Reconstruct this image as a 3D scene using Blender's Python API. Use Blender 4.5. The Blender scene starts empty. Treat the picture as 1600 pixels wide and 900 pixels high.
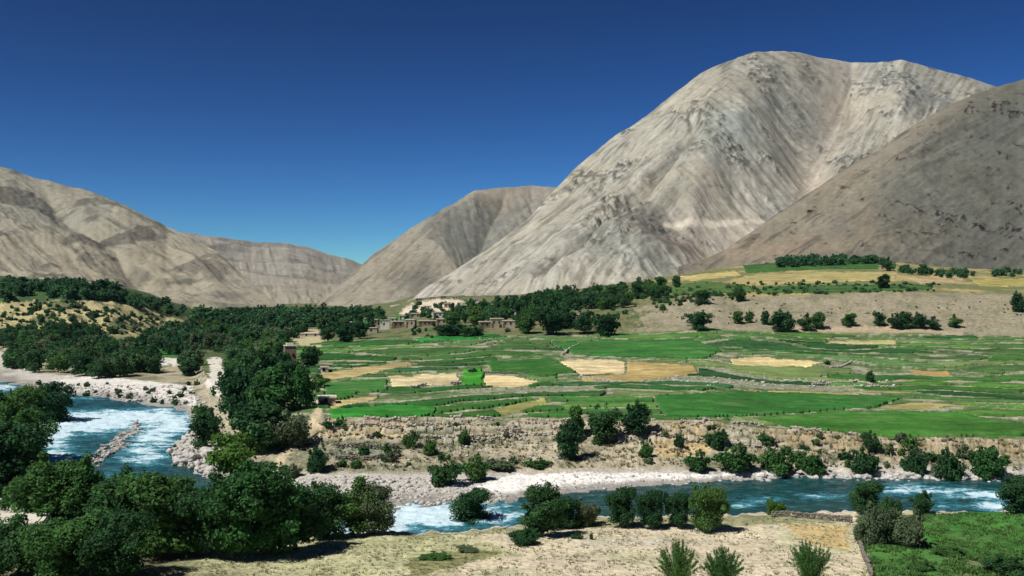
import bpy, math, random
import numpy as np

# ------------------------------------------------------------------ camera, sky, sun, exposure
F = 1600 * 35 / 36.0            # focal length in photo pixels
scn = bpy.context.scene
cam = bpy.data.objects.new('camera', bpy.data.cameras.new('camera'))
scn.collection.objects.link(cam)
cam.location = (0, 0, 0); cam.rotation_euler = (math.radians(90), 0, 0)
cam.data.lens = 35; cam.data.sensor_width = 36
cam.data.clip_start = 0.5; cam.data.clip_end = 30000
scn.camera = cam
SUN_EL = 52.0
SUN_AZ = -126.0                  # degrees clockwise from +Y (the view direction): left, a little behind
wd = bpy.data.worlds.new("World"); scn.world = wd; wd.use_nodes = True
nt = wd.node_tree; bg = nt.nodes['Background']
sky = nt.nodes.new('ShaderNodeTexSky'); sky.sky_type = 'NISHITA'; sky.sun_disc = False
sky.sun_elevation = math.radians(SUN_EL); sky.sun_rotation = math.radians(SUN_AZ)
sky.altitude = 3500; sky.air_density = 1.0; sky.dust_density = 0.35; sky.ozone_density = 6.0
gam = nt.nodes.new('ShaderNodeGamma'); gam.inputs[1].default_value = 2.15
hsv = nt.nodes.new('ShaderNodeHueSaturation'); hsv.inputs['Saturation'].default_value = 1.0; hsv.inputs['Value'].default_value = 1.0
nt.links.new(sky.outputs[0], gam.inputs[0]); nt.links.new(gam.outputs[0], hsv.inputs['Color'])
tint = nt.nodes.new('ShaderNodeVectorMath'); tint.operation = 'MULTIPLY'; tint.inputs[1].default_value = (.114, .134, .106)
nt.links.new(hsv.outputs[0], tint.inputs[0]); nt.links.new(tint.outputs[0], bg.inputs[0]); bg.inputs[1].default_value = 0.085
sl = bpy.data.lights.new('sun', 'SUN'); sl.energy = 5.0; sl.angle = math.radians(0.5); sl.color = (1, .965, .90)
so = bpy.data.objects.new('sun', sl); scn.collection.objects.link(so)
_a, _e = math.radians(SUN_AZ), math.radians(SUN_EL)
from mathutils import Vector, Matrix
sdir = Vector((math.sin(_a) * math.cos(_e), math.cos(_a) * math.cos(_e), math.sin(_e)))
so.rotation_euler = sdir.to_track_quat('Z', 'Y').to_euler(); so.location = sdir * 500
scn.view_settings.view_transform = 'Standard'; scn.view_settings.look = 'None'
scn.view_settings.exposure = 0.0; scn.view_settings.gamma = 1.0
scn.cycles.max_bounces = 6; scn.cycles.diffuse_bounces = 3; scn.cycles.transparent_max_bounces = 8
scn.cycles.use_denoising = True
col = scn.collection
rng = np.random.default_rng(7)
random.seed(11)

# ------------------------------------------------------------------ noise
def _h(ix, iy, s):
    ix = ix.astype(np.uint32); iy = iy.astype(np.uint32)
    h = ix * np.uint32(374761393) + iy * np.uint32(668265263) + np.uint32((s * 2246822519) & 0xffffffff)
    h = (h ^ (h >> np.uint32(13))) * np.uint32(1274126177)
    return h ^ (h >> np.uint32(16))
def gn(x, y, s=0):
    x = np.asarray(x, float); y = np.asarray(y, float)
    xf = np.floor(x); yf = np.floor(y); fx = x - xf; fy = y - yf
    ix = xf.astype(np.int64); iy = yf.astype(np.int64)
    u = fx * fx * fx * (fx * (fx * 6 - 15) + 10); v = fy * fy * fy * (fy * (fy * 6 - 15) + 10)
    def g(dx, dy):
        a = (_h(ix + dx, iy + dy, s) & np.uint32(0xffff)).astype(float) * (2 * math.pi / 65536)
        return np.cos(a) * (fx - dx) + np.sin(a) * (fy - dy)
    a = g(0, 0); b = g(1, 0); c = g(0, 1); d = g(1, 1)
    return (a + (b - a) * u + (c - a) * v + (a - b - c + d) * u * v) * 1.5
def fbm(x, y, o=4, s=0, gain=.5):
    r = 0; a = 1.; t = 0
    for k in range(o):
        r = r + a * gn(x * 2 ** k, y * 2 ** k, s + k * 17); t += a; a *= gain
    return r / t * 1.4
def ridged(x, y, o=4, s=0, gain=.5):
    r = 0; a = 1.; t = 0
    for k in range(o):
        r = r + a * (1 - 2 * np.abs(gn(x * 2 ** k, y * 2 ** k, s + k * 31))); t += a; a *= gain
    return r / t
def hrand(ix, iy, s):
    return (_h(np.asarray(ix).astype(np.int64), np.asarray(iy).astype(np.int64), s) & np.uint32(0xffff)).astype(float) / 65536
def sst(a, b, x):
    t = np.clip((x - a) / (b - a), 0, 1); return t * t * (3 - 2 * t)
def inpoly(px, py, poly):
    r = np.zeros(px.shape, bool); n = len(poly)
    for i in range(n):
        x1, y1 = poly[i]; x2, y2 = poly[(i + 1) % n]
        if y1 == y2: continue
        c = ((y1 > py) != (y2 > py)) & (px < (x2 - x1) * (py - y1) / (y2 - y1) + x1)
        r ^= c
    return r
def polydist(px, py, pts):
    """distance to a polyline and signed side"""
    best = np.full(px.shape, 1e9); side = np.zeros(px.shape)
    for (x1, y1), (x2, y2) in zip(pts[:-1], pts[1:]):
        dx, dy = x2 - x1, y2 - y1; L = dx * dx + dy * dy
        t = np.clip(((px - x1) * dx + (py - y1) * dy) / L, 0, 1)
        d = np.hypot(px - x1 - t * dx, py - y1 - t * dy)
        m = d < best; best = np.where(m, d, best)
        side = np.where(m, np.sign((px - x1) * dy - (py - y1) * dx), side)
    return best, side
def S(r, g, b, k=0.85):
    return np.array([((c / 255 + .055) / 1.055) ** 2.4 if c > 10 else c / 255 / 12.92 for c in (r, g, b)]) * k

# ------------------------------------------------------------------ mesh helpers
def tag(o, label=None, cat=None, group=None, kind=None):
    if label: o['label'] = label
    if cat: o['category'] = cat
    if group: o['group'] = group
    if kind: o['kind'] = kind
    return o
def link(name, me, mat=None, parent=None):
    o = bpy.data.objects.new(name, me); col.objects.link(o)
    if mat is not None and me is not None and not me.materials: me.materials.append(mat)
    if parent is not None: o.parent = parent
    return o
def empty(name, loc, rz=0):
    o = bpy.data.objects.new(name, None); col.objects.link(o)
    o.location = loc; o.rotation_euler = (0, 0, rz); o.empty_display_size = .5
    return o
def np_mesh(name, V, quads, smooth=True, colr=None, msk=None):
    me = bpy.data.meshes.new(name)
    V = np.asarray(V, np.float32); q = np.asarray(quads, np.int32); k = q.shape[1]
    me.vertices.add(len(V)); me.vertices.foreach_set('co', V.ravel())
    me.loops.add(q.size); me.loops.foreach_set('vertex_index', q.ravel())
    me.polygons.add(len(q)); me.polygons.foreach_set('loop_start', np.arange(0, q.size, k, dtype=np.int32))
    if smooth: me.polygons.foreach_set('use_smooth', np.ones(len(q), bool))
    me.update(calc_edges=True)
    for nm, c in (('Col', colr), ('Msk', msk)):
        if c is not None:
            at = me.color_attributes.new(nm, 'FLOAT_COLOR', 'POINT')
            cc = np.ones((len(V), 4), np.float32); cc[:, :3] = c
            at.data.foreach_set('color', cc.ravel())
    me.validate()
    return me
def grid_quads(nr, nc):
    i = np.arange(nr * nc).reshape(nr, nc)
    return np.stack([i[:-1, :-1], i[:-1, 1:], i[1:, 1:], i[1:, :-1]], -1).reshape(-1, 4)
class MB:
    """collects boxes, tubes and hulls into one mesh"""
    def __init__(s): s.v = []; s.f = []
    def add(s, vs, fs):
        n = len(s.v); s.v += [tuple(p) for p in vs]; s.f += [tuple(i + n for i in f) for f in fs]
    def box(s, x0, x1, y0, y1, z0, z1, taper=0.0):
        t = taper
        s.add([(x0, y0, z0), (x1, y0, z0), (x1, y1, z0), (x0, y1, z0), (x0 + t, y0 + t, z1), (x1 - t, y0 + t, z1), (x1 - t, y1 - t, z1), (x0 + t, y1 - t, z1)],
              [(0, 3, 2, 1), (4, 5, 6, 7), (0, 1, 5, 4), (1, 2, 6, 5), (2, 3, 7, 6), (3, 0, 4, 7)])
    def tube(s, pts, rad, n=7):
        base = len(s.v); pts = [Vector(p) for p in pts]
        for i, p in enumerate(pts):
            d = (pts[min(i + 1, len(pts) - 1)] - pts[max(i - 1, 0)]).normalized()
            a = d.orthogonal().normalized(); b = d.cross(a)
            for k in range(n):
                t = 2 * math.pi * k / n
                s.v.append(tuple(p + (a * math.cos(t) + b * math.sin(t)) * rad[i]))
        for i in range(len(pts) - 1):
            for k in range(n):
                s.f.append((base + i * n + k, base + i * n + (k + 1) % n, base + (i + 1) * n + (k + 1) % n, base + (i + 1) * n + k))
        s.f.append(tuple(base + (len(pts) - 1) * n + k for k in range(n)))
    def build(s, name, mat, parent=None, smooth=False):
        me = bpy.data.meshes.new(name); me.from_pydata(s.v, [], s.f)
        if smooth:
            for p in me.polygons: p.use_smooth = True
        me.update(); return link(name, me, mat, parent)

# ------------------------------------------------------------------ materials
def newmat(name, rough=.95, spec=.1):
    m = bpy.data.materials.new(name); m.use_nodes = True
    b = m.node_tree.nodes['Principled BSDF']; b.inputs['Roughness'].default_value = rough
    b.inputs['Specular IOR Level'].default_value = spec
    return m, m.node_tree, b
def N(t, typ, **kw):
    n = t.nodes.new(typ)
    for k, v in kw.items():
        if k in n.inputs: n.inputs[k].default_value = v
        else: setattr(n, k, v)
    return n
def noise(t, scale, detail=4, rough=.6, vec=None):
    n = N(t, 'ShaderNodeTexNoise', Scale=scale, Detail=detail, Roughness=rough)
    if vec is not None: t.links.new(vec, n.inputs['Vector'])
    return n.outputs['Fac']
def mrange(t, v, a, b, c, d):
    n = N(t, 'ShaderNodeMapRange'); t.links.new(v, n.inputs[0])
    for i, q in enumerate((a, b, c, d)): n.inputs[i + 1].default_value = q
    return n.outputs[0]
def math_(t, op, a, b):
    n = N(t, 'ShaderNodeMath', operation=op)
    for i, q in enumerate((a, b)):
        if isinstance(q, (int, float)): n.inputs[i].default_value = q
        else: t.links.new(q, n.inputs[i])
    return n.outputs[0]
def mixc(t, fac, a, b, mode='MIX'):
    n = N(t, 'ShaderNodeMix', data_type='RGBA', blend_type=mode)
    for i, q in ((0, fac), (6, a), (7, b)):
        if isinstance(q, (int, float)): n.inputs[i].default_value = q
        elif isinstance(q, (tuple, list, np.ndarray)): n.inputs[i].default_value = (*[float(c) for c in q[:3]], 1)
        else: t.links.new(q, n.inputs[i])
    return n.outputs[2]
def scale_col(t, colr, v):
    n = N(t, 'ShaderNodeVectorMath', operation='SCALE'); t.links.new(colr, n.inputs[0]); t.links.new(v, n.inputs['Scale'])
    return n.outputs[0]
def bump(t, b, h, strength, dist):
    n = N(t, 'ShaderNodeBump', Strength=strength, Distance=dist); t.links.new(h, n.inputs['Height'])
    t.links.new(n.outputs[0], b.inputs['Normal'])
def objcoord(t): return N(t, 'ShaderNodeTexCoord').outputs['Object']

def ground_material():
    m, t, b = newmat('ground'); oc = objcoord(t)
    a = N(t, 'ShaderNodeAttribute', attribute_name='Col'); c = a.outputs['Color']
    k = N(t, 'ShaderNodeAttribute', attribute_name='Msk')
    sp = N(t, 'ShaderNodeSeparateColor'); t.links.new(k.outputs['Color'], sp.inputs[0])
    n1 = noise(t, .9, 6, .7, oc); n2 = noise(t, .12, 5, .6, oc); n3 = noise(t, 3.5, 3, .7, oc)
    v = math_(t, 'MULTIPLY', mrange(t, n1, .25, .75, .62, 1.38), mrange(t, n2, .3, .7, .85, 1.15))
    v = math_(t, 'MULTIPLY', v, mrange(t, n3, .3, .7, .88, 1.12))
    c = scale_col(t, c, v)
    # stones: pale and dark specks where the mask says gravel
    vo = N(t, 'ShaderNodeTexVoronoi', Scale=1.6); t.links.new(oc, vo.inputs['Vector'])
    sc = N(t, 'ShaderNodeSeparateColor'); t.links.new(vo.outputs['Color'], sc.inputs[0])
    stone = mixc(t, sc.outputs[0], (.20, .19, .175), (.68, .66, .62))
    c = mixc(t, math_(t, 'MULTIPLY', sp.outputs[1], .55), c, stone)
    # weeds
    wf = math_(t, 'MULTIPLY', mrange(t, noise(t, .55, 5, .75, oc), .50, .60, 0, 1), sp.outputs[0])
    c = mixc(t, wf, c, (.055, .085, .03))
    t.links.new(c, b.inputs['Base Color'])
    bump(t, b, math_(t, 'ADD', n1, math_(t, 'MULTIPLY', vo.outputs['Distance'], .6)), .8, .35)
    return m
def rock_material():
    m, t, b = newmat('mountain_rock'); oc = objcoord(t)
    a = N(t, 'ShaderNodeAttribute', attribute_name='Col'); c = a.outputs['Color']
    n1 = noise(t, .022, 10, .72, oc); n2 = noise(t, .12, 8, .78, oc); n3 = noise(t, .004, 4, .6, oc)
    v = math_(t, 'MULTIPLY', mrange(t, n1, .3, .7, .86, 1.14), mrange(t, n2, .3, .7, .82, 1.18))
    c = scale_col(t, c, v)
    c = mixc(t, mrange(t, n3, .4, .65, 0, .35), c, mixc(t, 1.0, c, (1.10, .97, .82), 'MULTIPLY'))
    sp = mrange(t, math_(t, 'ADD', math_(t, 'MULTIPLY', noise(t, .11, 5, .8, oc), .6), math_(t, 'MULTIPLY', n1, .4)), .58, .65, 0, .35)
    c = mixc(t, sp, c, (.085, .082, .068))
    t.links.new(c, b.inputs['Base Color'])
    bump(t, b, math_(t, 'ADD', n1, math_(t, 'MULTIPLY', n2, .35)), .6, 4.0)
    return m
def crop_material():
    m, t, b = newmat('crop'); oc = objcoord(t)
    a = N(t, 'ShaderNodeAttribute', attribute_name='Col'); c = a.outputs['Color']
    n1 = noise(t, .5, 5, .65, oc); n2 = noise(t, .06, 4, .6, oc); n3 = noise(t, 4, 3, .7, oc)
    mp = N(t, 'ShaderNodeMapping'); mp.inputs['Scale'].default_value = (.05, .30, 1); t.links.new(oc, mp.inputs[0])
    n4 = noise(t, 1.0, 5, .65, mp.outputs[0])
    v = math_(t, 'MULTIPLY', mrange(t, n1, .25, .75, .72, 1.28), mrange(t, n2, .3, .7, .75, 1.28))
    v = math_(t, 'MULTIPLY', v, mrange(t, n4, .3, .7, .70, 1.32))
    v = math_(t, 'MULTIPLY', v, mrange(t, n3, .3, .7, .75, 1.25))
    c = mixc(t, mrange(t, noise(t, .11, 6, .7, oc), .52, .70, 0, .5), c, (.17, .20, .085))
    t.links.new(scale_col(t, c, v), b.inputs['Base Color'])
    bump(t, b, n3, .5, .15)
    return m
def water_material():
    m, t, b = newmat('river_water', .26, .12)
    a = N(t, 'ShaderNodeAttribute', attribute_name='Msk')
    sp = N(t, 'ShaderNodeSeparateColor'); t.links.new(a.outputs['Color'], sp.inputs[0])
    oc = objcoord(t)
    mp = N(t, 'ShaderNodeMapping'); mp.inputs['Scale'].default_value = (.42, .80, 1); t.links.new(oc, mp.inputs[0])
    n1 = noise(t, 1.1, 6, .72, mp.outputs[0]); n2 = noise(t, 4.6, 5, .75, mp.outputs[0])
    f = math_(t, 'ADD', math_(t, 'MULTIPLY', n1, .66), math_(t, 'MULTIPLY', n2, .49))
    thr = mrange(t, sp.outputs[0], 0, 1, .80, .36)
    d = math_(t, 'SUBTRACT', f, thr)
    foam = mrange(t, d, .01, .11, 0, 1)
    base = mixc(t, mrange(t, n1, .3, .7, 0, 1), (.008, .042, .044), (.018, .078, .080))
    base = mixc(t, sp.outputs[1], base, (.03, .085, .075))
    milky = mixc(t, mrange(t, d, -.16, .06, 0, 1), base, (.07, .30, .38))
    c = mixc(t, foam, milky, (.60, .76, .83))
    t.links.new(c, b.inputs['Base Color'])
    t.links.new(mrange(t, foam, 0, 1, .2, .8), b.inputs['Roughness'])
    bump(t, b, f, .7, .5)
    return m
def leaf_material(name, ca, cb, trans=.25):
    m, t, b = newmat(name, .75, .15)
    oi = N(t, 'ShaderNodeObjectInfo'); oc = objcoord(t)
    r = oi.outputs['Random']
    c = mixc(t, r, ca, cb)
    at = N(t, 'ShaderNodeAttribute', attribute_name='Msk')
    sp = N(t, 'ShaderNodeSeparateColor'); t.links.new(at.outputs['Color'], sp.inputs[0])
    c = scale_col(t, c, mrange(t, sp.outputs[0], 0, 1, .55, 1.55))
    t.links.new(c, b.inputs['Base Color'])
    out = t.nodes['Material Output']; tr = N(t, 'ShaderNodeBsdfTranslucent'); mx = N(t, 'ShaderNodeMixShader')
    t.links.new(scale_col(t, c, mrange(t, r, 0, 1, 1.3, 1.3)), tr.inputs[0]); mx.inputs[0].default_value = trans
    t.links.new(b.outputs[0], mx.inputs[1]); t.links.new(tr.outputs[0], mx.inputs[2]); t.links.new(mx.outputs[0], out.inputs[0])
    return m
def plain(name, ca, cb, sc=3, rough=.9, bd=.05, bs=.6):
    m, t, b = newmat(name, rough); oc = objcoord(t); n = noise(t, sc, 6, .65, oc)
    t.links.new(mixc(t, mrange(t, n, .3, .7, 0, 1), ca, cb), b.inputs['Base Color']); bump(t, b, n, bs, bd)
    return m
M = dict(
    ground=ground_material(), rock=rock_material(), crop=crop_material(), water=water_material(),
    leaf_dark=leaf_material('leaves_dark', (.026, .082, .032), (.052, .128, .042), .32),
    leaf_mid=leaf_material('leaves_mid', (.042, .130, .036), (.092, .190, .048), .34),
    leaf_light=leaf_material('leaves_light', (.085, .190, .030), (.11, .20, .045), .30),
    leaf_grey=leaf_material('leaves_grey', (.095, .140, .070), (.135, .175, .090), .26),
    leaf_far=leaf_material('leaves_far', (.038, .108, .042), (.085, .170, .062), .30),
    bark=plain('bark', (.07, .055, .04), (.16, .13, .10), 6),
    mud=plain('mud_plaster', (.30, .245, .17), (.42, .35, .255), 1.2),
    mudpale=plain('pale_mud_plaster', (.56, .51, .42), (.70, .66, .57), 1.0),
    mudroof=plain('mud_roof', (.42, .37, .27), (.60, .54, .42), .8),
    muddark=plain('brown_mud_plaster', (.17, .125, .09), (.26, .20, .145), 1.2),
    hole=plain('dark_opening', (.012, .010, .008), (.02, .018, .014), 2),
    wood=plain('weathered_wood', (.10, .07, .045), (.17, .125, .085), 5),
    stone=plain('pale_boulder', (.26, .245, .22), (.66, .64, .60), 1.3, bd=.12),
    drystone=plain('dry_stone', (.26, .235, .19), (.56, .51, .42), 2.2, bd=.12),
    drystone2=plain('shaded_stone', (.10, .09, .075), (.26, .235, .19), 2.2, bd=.12),
)

# ------------------------------------------------------------------ terrain profile lines (photo column -> photo row, metres)
def line(d): 
    xs = sorted(d); return lambda x: np.interp(x, xs, [d[k] for k in xs])
cols = np.concatenate([np.array([-5200, -3200, -2000, -1300, -900, -650, -500, -400, -340]), np.arange(-300, 1901, 2.0), np.array([1940, 2000, 2100, 2300, 2600, 3100, 4000, 5200, 7000])])
inv = 1 / np.linspace(1 / 78., 1 / 520., 455)
rows = np.concatenate([[1.5, 8, 20, 35, 50, 62, 70], inv, np.geomspace(522, 1350, 190), np.geomspace(1400, 9000, 26)])
X_, Yg = np.meshgrid(cols, rows)
ne = line({-400: 655, 0: 662, 30: 700, 50: 722, 70: 745, 100: 775, 200: 800, 300: 815, 400: 832, 500: 838, 600: 832, 700: 832, 800: 822, 900: 808, 1000: 806, 1100: 805, 1200: 803, 1350: 800, 1600: 800, 2000: 800})
fe = line({-400: 598, 0: 600, 60: 608, 100: 615, 150: 620, 200: 628, 250: 636, 290: 643, 305: 668, 312: 735, 340: 742, 400: 765, 460: 790, 500: 796, 600: 791, 700: 789, 800: 783, 900: 768, 1000: 760, 1100: 752, 1200: 747, 1300: 745, 1600: 749, 2000: 749})
be = line({-400: 550, 0: 548, 60: 585, 150: 588, 250: 598, 300: 604, 312: 650, 400: 735, 460: 740, 600: 742, 800: 740, 1000: 737, 1200: 736, 1600: 736, 2000: 736})
jit = fbm(cols / 23., cols * 0 + 3.3, 4, 5) * 5
jit2 = fbm(cols / 31., cols * 0 + 9.3, 4, 6) * 4
WZ = -31.0
Y3 = 29.6 * F / (ne(cols) + jit - 450); Y3b = Y3 + 2.5
Y5 = 31.0 * F / (fe(cols) + jit2 - 450)
Y6 = np.maximum(30.0 * F / (be(cols) - 450), Y5 + 3)
bt_y = line({-400: 541, 0: 541, 60: 546, 300: 548, 330: 600, 360: 640, 400: 658, 450: 655, 500: 656, 900: 656, 1000: 660, 1100: 660, 1200: 672, 1300: 680, 1400: 688, 1600: 690, 2000: 690})
bt_z = line({-400: -29.3, 0: -29.3, 60: -29, 300: -28.6, 330: -27.8, 360: -27.5, 400: -26.5, 450: -25.0, 500: -24.3, 900: -24.3, 1100: -24.5, 1200: -25.8, 1300: -26.3, 1400: -26.8, 1600: -26.8, 2000: -26.8})
Y8 = np.maximum(-bt_z(cols) * F / (bt_y(cols) + jit2 * .4 - 450), Y6 + 6)
Y7 = Y6 + (Y8 - Y6) * .52
l9y = line({-400: 534, 0: 534, 100: 534, 200: 531, 300: 518, 400: 510, 450: 525, 500: 536, 600: 529, 1000: 522, 1100: 517, 1200: 521, 1400: 524, 1600: 529, 2000: 530})
l9Y = line({-400: 545, 0: 545, 100: 545, 200: 555, 300: 620, 400: 640, 450: 500, 500: 430, 2000: 430})
l10y = line({-400: 425, 0: 436, 100: 441, 180: 450, 230: 464, 280: 480, 320: 487, 400: 488, 500: 487, 600: 486, 650: 488, 700: 486, 800: 476, 900: 466, 1000: 462, 1100: 467, 1200: 466, 1300: 463, 1400: 459, 1500: 460, 1600: 462, 2000: 455})
l10Y = line({-400: 640, 0: 640, 100: 640, 180: 660, 230: 700, 280: 780, 320: 900, 560: 1000, 600: 900, 650: 620, 700: 600, 1000: 560, 1100: 500, 2000: 500})
l11y = line({-400: 425, 0: 437, 200: 452, 260: 470, 300: 480, 560: 479, 620: 476, 650: 468, 700: 466, 800: 462, 900: 452, 1000: 438, 1100: 422, 1200: 412, 1300: 407, 1400: 409, 1500: 419, 1600: 424, 2000: 420})
l11Y = line({-400: 1050, 200: 1050, 300: 1300, 560: 1300, 620: 1150, 650: 960, 700: 860, 2000: 850})
Z = np.zeros_like(X_)
for j, cx in enumerate(cols):
    a9, a10, a11 = l9Y(cx), l10Y(cx), l11Y(cx)
    a9 = max(a9, Y8[j] + 40)
    ky = [1.5, 55, 93.3, Y3[j], Y3b[j], Y3[j] + 6, Y5[j] - 7, Y5[j], Y6[j], Y7[j], Y8[j], a9, a10, a11, 2500, 9000]
    zz = lambda y, Y: -(y - 450) / F * Y
    z9, z10, z11 = zz(l9y(cx), a9), zz(l10y(cx), a10), zz(l11y(cx), a11)
    z6 = -29.9; z8 = bt_z(cx)
    kz = [-3, -25, -27, -29.5, -31.3, -32.2, -32.0, -30.95, z6, z6 + (z8 - z6) * .30, z8, z9, z10, z11, z11 + 5, z11 + 5]
    for i in range(1, len(ky)): ky[i] = max(ky[i], ky[i - 1] + .5)
    Z[:, j] = np.interp(rows, ky, kz)
def smooth_cols(A, k):
    ker = np.exp(-np.linspace(-2, 2, 2 * k + 1) ** 2); ker /= ker.sum()
    P = np.pad(A, ((0, 0), (k, k)), mode='edge'); return sum(ker[i] * P[:, i:i + A.shape[1]] for i in range(2 * k + 1))
def smooth_rows(A, k):
    return smooth_cols(A.T, k).T
far = sst(Y8[None, :] + 5, Y8[None, :] + 30, Yg)
Zs = smooth_rows(smooth_cols(Z, 12), 5)
Z = Z * (1 - far) + Zs * far
XW = (X_ - 800) / F * Yg
P0 = 450 - Z / Yg * F                                   # photo row of every ground point
PW = 450 - WZ / Yg * F
dR = np.minimum(Yg - Y3[None, :], Y5[None, :] - Yg)     # >0 in the river bed
land = sst(2, -3, dR)
# rolling relief
Z += land * (fbm(XW / 9, Yg / 9, 4, 21) * .35 + fbm(XW / 40, Yg / 40, 3, 22) * .6 * sst(Y8[None, :], Y8[None, :] + 60, Yg))
gw0 = fbm(XW / 22, Yg / 40, 3, 43)
bl = sst(Y6[None, :] - 1, Y6[None, :] + 5, Yg) * sst(Y8[None, :] + 4, Y8[None, :] - 3, Yg) * (X_ > 380)
tq = (Yg - Y7[None, :]) / (Y8[None, :] - Y7[None, :]) * 3 + gw0 * .5
Z += bl * sst(0, .3, tq) * (.5 - (tq - np.floor(tq)) ** .5) * 1.1
Z += bl * (ridged(XW / 7, Yg / 18, 4, 31) * .6 + fbm(XW / 2.5, Yg / 2.5, 2, 32) * .35)
lh = sst(560, 600, Yg) * sst(720, 640, Yg) * (X_ < 330)
Z += lh * (ridged(XW / 30, Yg / 45, 5, 33) * 3.5)
rs = sst(432, 450, Yg) * sst(520, 495, Yg) * (X_ > 1000)
Z += rs * (ridged(XW / 16, Yg / 40, 5, 34) * 1.3)
gw = fbm(XW / 11, Yg / 11, 3, 44)
# gravel bar in the river and rocky spit
wx, wy = X_ + gn(XW / 3, Yg / 3, 50) * 9, PW + gn(XW / 3, Yg / 3, 51) * 7
bar = (gn(XW / 2.2, Yg / 3.5, 52) > -.28) & inpoly(wx, wy, [(134, 722), (156, 728), (190, 702), (226, 668), (214, 660), (165, 692)])
spit = inpoly(wx, wy, [(268, 716), (278, 692), (302, 674), (330, 690), (345, 752), (310, 742)])
shelf = inpoly(wx, wy, [(440, 770), (470, 790), (560, 796), (640, 792), (600, 780), (500, 765)])
inr = dR > -3
Z = np.where((bar | shelf) & inr, np.maximum(Z, -30.85 + .25 * gn(XW / 2, Yg / 2, 53)), Z)
Z = np.where(spit & inr, np.maximum(Z, -30.4 + .5 * gn(XW / 2.5, Yg / 2.5, 54)), Z)

TAN = [
    ([(870, 566), (905, 560), (965, 562), (985, 567), (976, 584), (905, 586), (893, 576)], S(222, 202, 156), 'yellow'),
    ([(978, 564), (1085, 570), (1092, 584), (1000, 596), (912, 597), (905, 588), (978, 584)], S(186, 164, 108), 'tan'),
    ([(1138, 561), (1180, 557), (1290, 566), (1260, 575), (1146, 572)], S(226, 206, 148), 'pale'),
    ([(606, 588), (714, 582), (721, 600), (612, 606)], S(216, 200, 154), 'yellow'),
    ([(757, 585), (800, 587), (852, 598), (800, 606), (757, 604)], S(232, 212, 160), 'pale'),
    ([(723, 580), (754, 576), (756, 600), (723, 603)], S(70, 150, 50), 'green'),
    ([(500, 583), (640, 564), (648, 571), (560, 588), (500, 596)], S(190, 172, 120), 'tan'),
    ([(1295, 532), (1400, 531), (1402, 539), (1290, 538)], S(190, 182, 128), 'yellow'),
    ([(508, 628), (590, 617), (592, 624), (520, 640)], S(196, 180, 128), 'tan'),
    ([(1420, 578), (1485, 580), (1488, 589), (1430, 588)], S(190, 160, 100), 'tan'),
    ([(770, 640), (852, 621), (860, 629), (790, 650)], S(160, 160, 96), 'tan'),
    ([(1178, 656), (1300, 645), (1480, 646), (1596, 664), (1700, 680), (1400, 684), (1230, 668)], S(72, 126, 52), 'green'),
    ([(1020, 622), (1150, 613), (1410, 622), (1370, 638), (1160, 652), (1040, 652)], S(60, 116, 52), 'green'),
    ([(512, 642), (640, 634), (684, 640), (670, 651), (520, 653)], S(58, 138, 52), 'green'),
    ([(760, 568), (860, 560), (900, 582), (850, 590), (770, 582)], S(58, 114, 48), 'green'),
    ([(860, 536), (1080, 530), (1130, 548), (1100, 562), (900, 556)], S(62, 118, 54), 'green'),
    ([(505, 600), (604, 594), (606, 612), (510, 620)], S(66, 120, 56), 'green'),
]
TANP = [t_[0] for t_ in TAN]
# ------------------------------------------------------------------ plateau fields
plat = (Yg > Y8[None, :] + 3) & (Yg < 428) & (X_ > 498 + (Yg - 185) * -.16) & (X_ < 1960)
L = np.log(Yg) / .060 + fbm(XW / 75, Yg / 75, 2, 61) * 1.7 + XW * .0035
rI = np.floor(L); rF = L - rI
u = XW / (26 + 44 * hrand(rI, rI * 0 + 1, 62)) + hrand(rI, rI * 0 + 2, 63) * 5 + fbm(XW / 30, Yg / 25, 2, 64) * .35
cI = np.floor(u); cF = u - cI
tanm = np.zeros(X_.shape, bool)
for _p in TANP: tanm |= inpoly(X_, P0, _p)
Z += np.where(plat & ~tanm, (0.5 - rF) * .5, 0) * sst(Y8[None, :] + 3, Y8[None, :] + 12, Yg) * sst(428, 415, Yg)
P = 450 - Z / Yg * F
fid = np.full(X_.shape, -1, int)
mg = .10 + .08 * gn(XW / 6, Yg / 6, 66)
okc = plat & (rF > mg + .03) & (rF < .93 - mg * .5) & (cF > .025) & (cF < .975)
cell_r = hrand(rI, cI, 67)
okc &= cell_r > .10
ids = (rI.astype(int) - 40) * 400 + (cI.astype(int) + 200)
fid = np.where(okc, ids, -1)
FC = {}                                                # colour of every field
GREENS = [S(58, 108, 52), S(72, 122, 56), S(52, 94, 52), S(88, 132, 60), S(64, 108, 66), S(96, 130, 76), S(50, 100, 46), S(78, 116, 62)]
for k in np.unique(fid):
    if k < 0: continue
    r = random.random(); c = GREENS[random.randrange(len(GREENS))] * random.uniform(.78, 1.1)
    if r > .96: c = S(170, 160, 104)
    elif r > .86: c = S(118, 138, 84)
    FC[k] = c * 1.0
pxw = X_ + gn(XW / 5, Yg / 5, 70) * 3; pyw = P + gn(XW / 5, Yg / 5, 71) * 1.6
for i, (poly, c, _) in enumerate(TAN):
    m = inpoly(pxw, pyw, poly) & (Yg > 160) & (Yg < 440)
    cx, cy = np.mean(poly, 0)
    mo = inpoly((pxw - cx) * .985 + cx, (pyw - cy) * .90 + cy, poly) & (Yg > 160) & (Yg < 440)   # a bare rim round it
    fid[mo & ~m] = -1; fid[m] = 100000 + i; FC[100000 + i] = c
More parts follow.
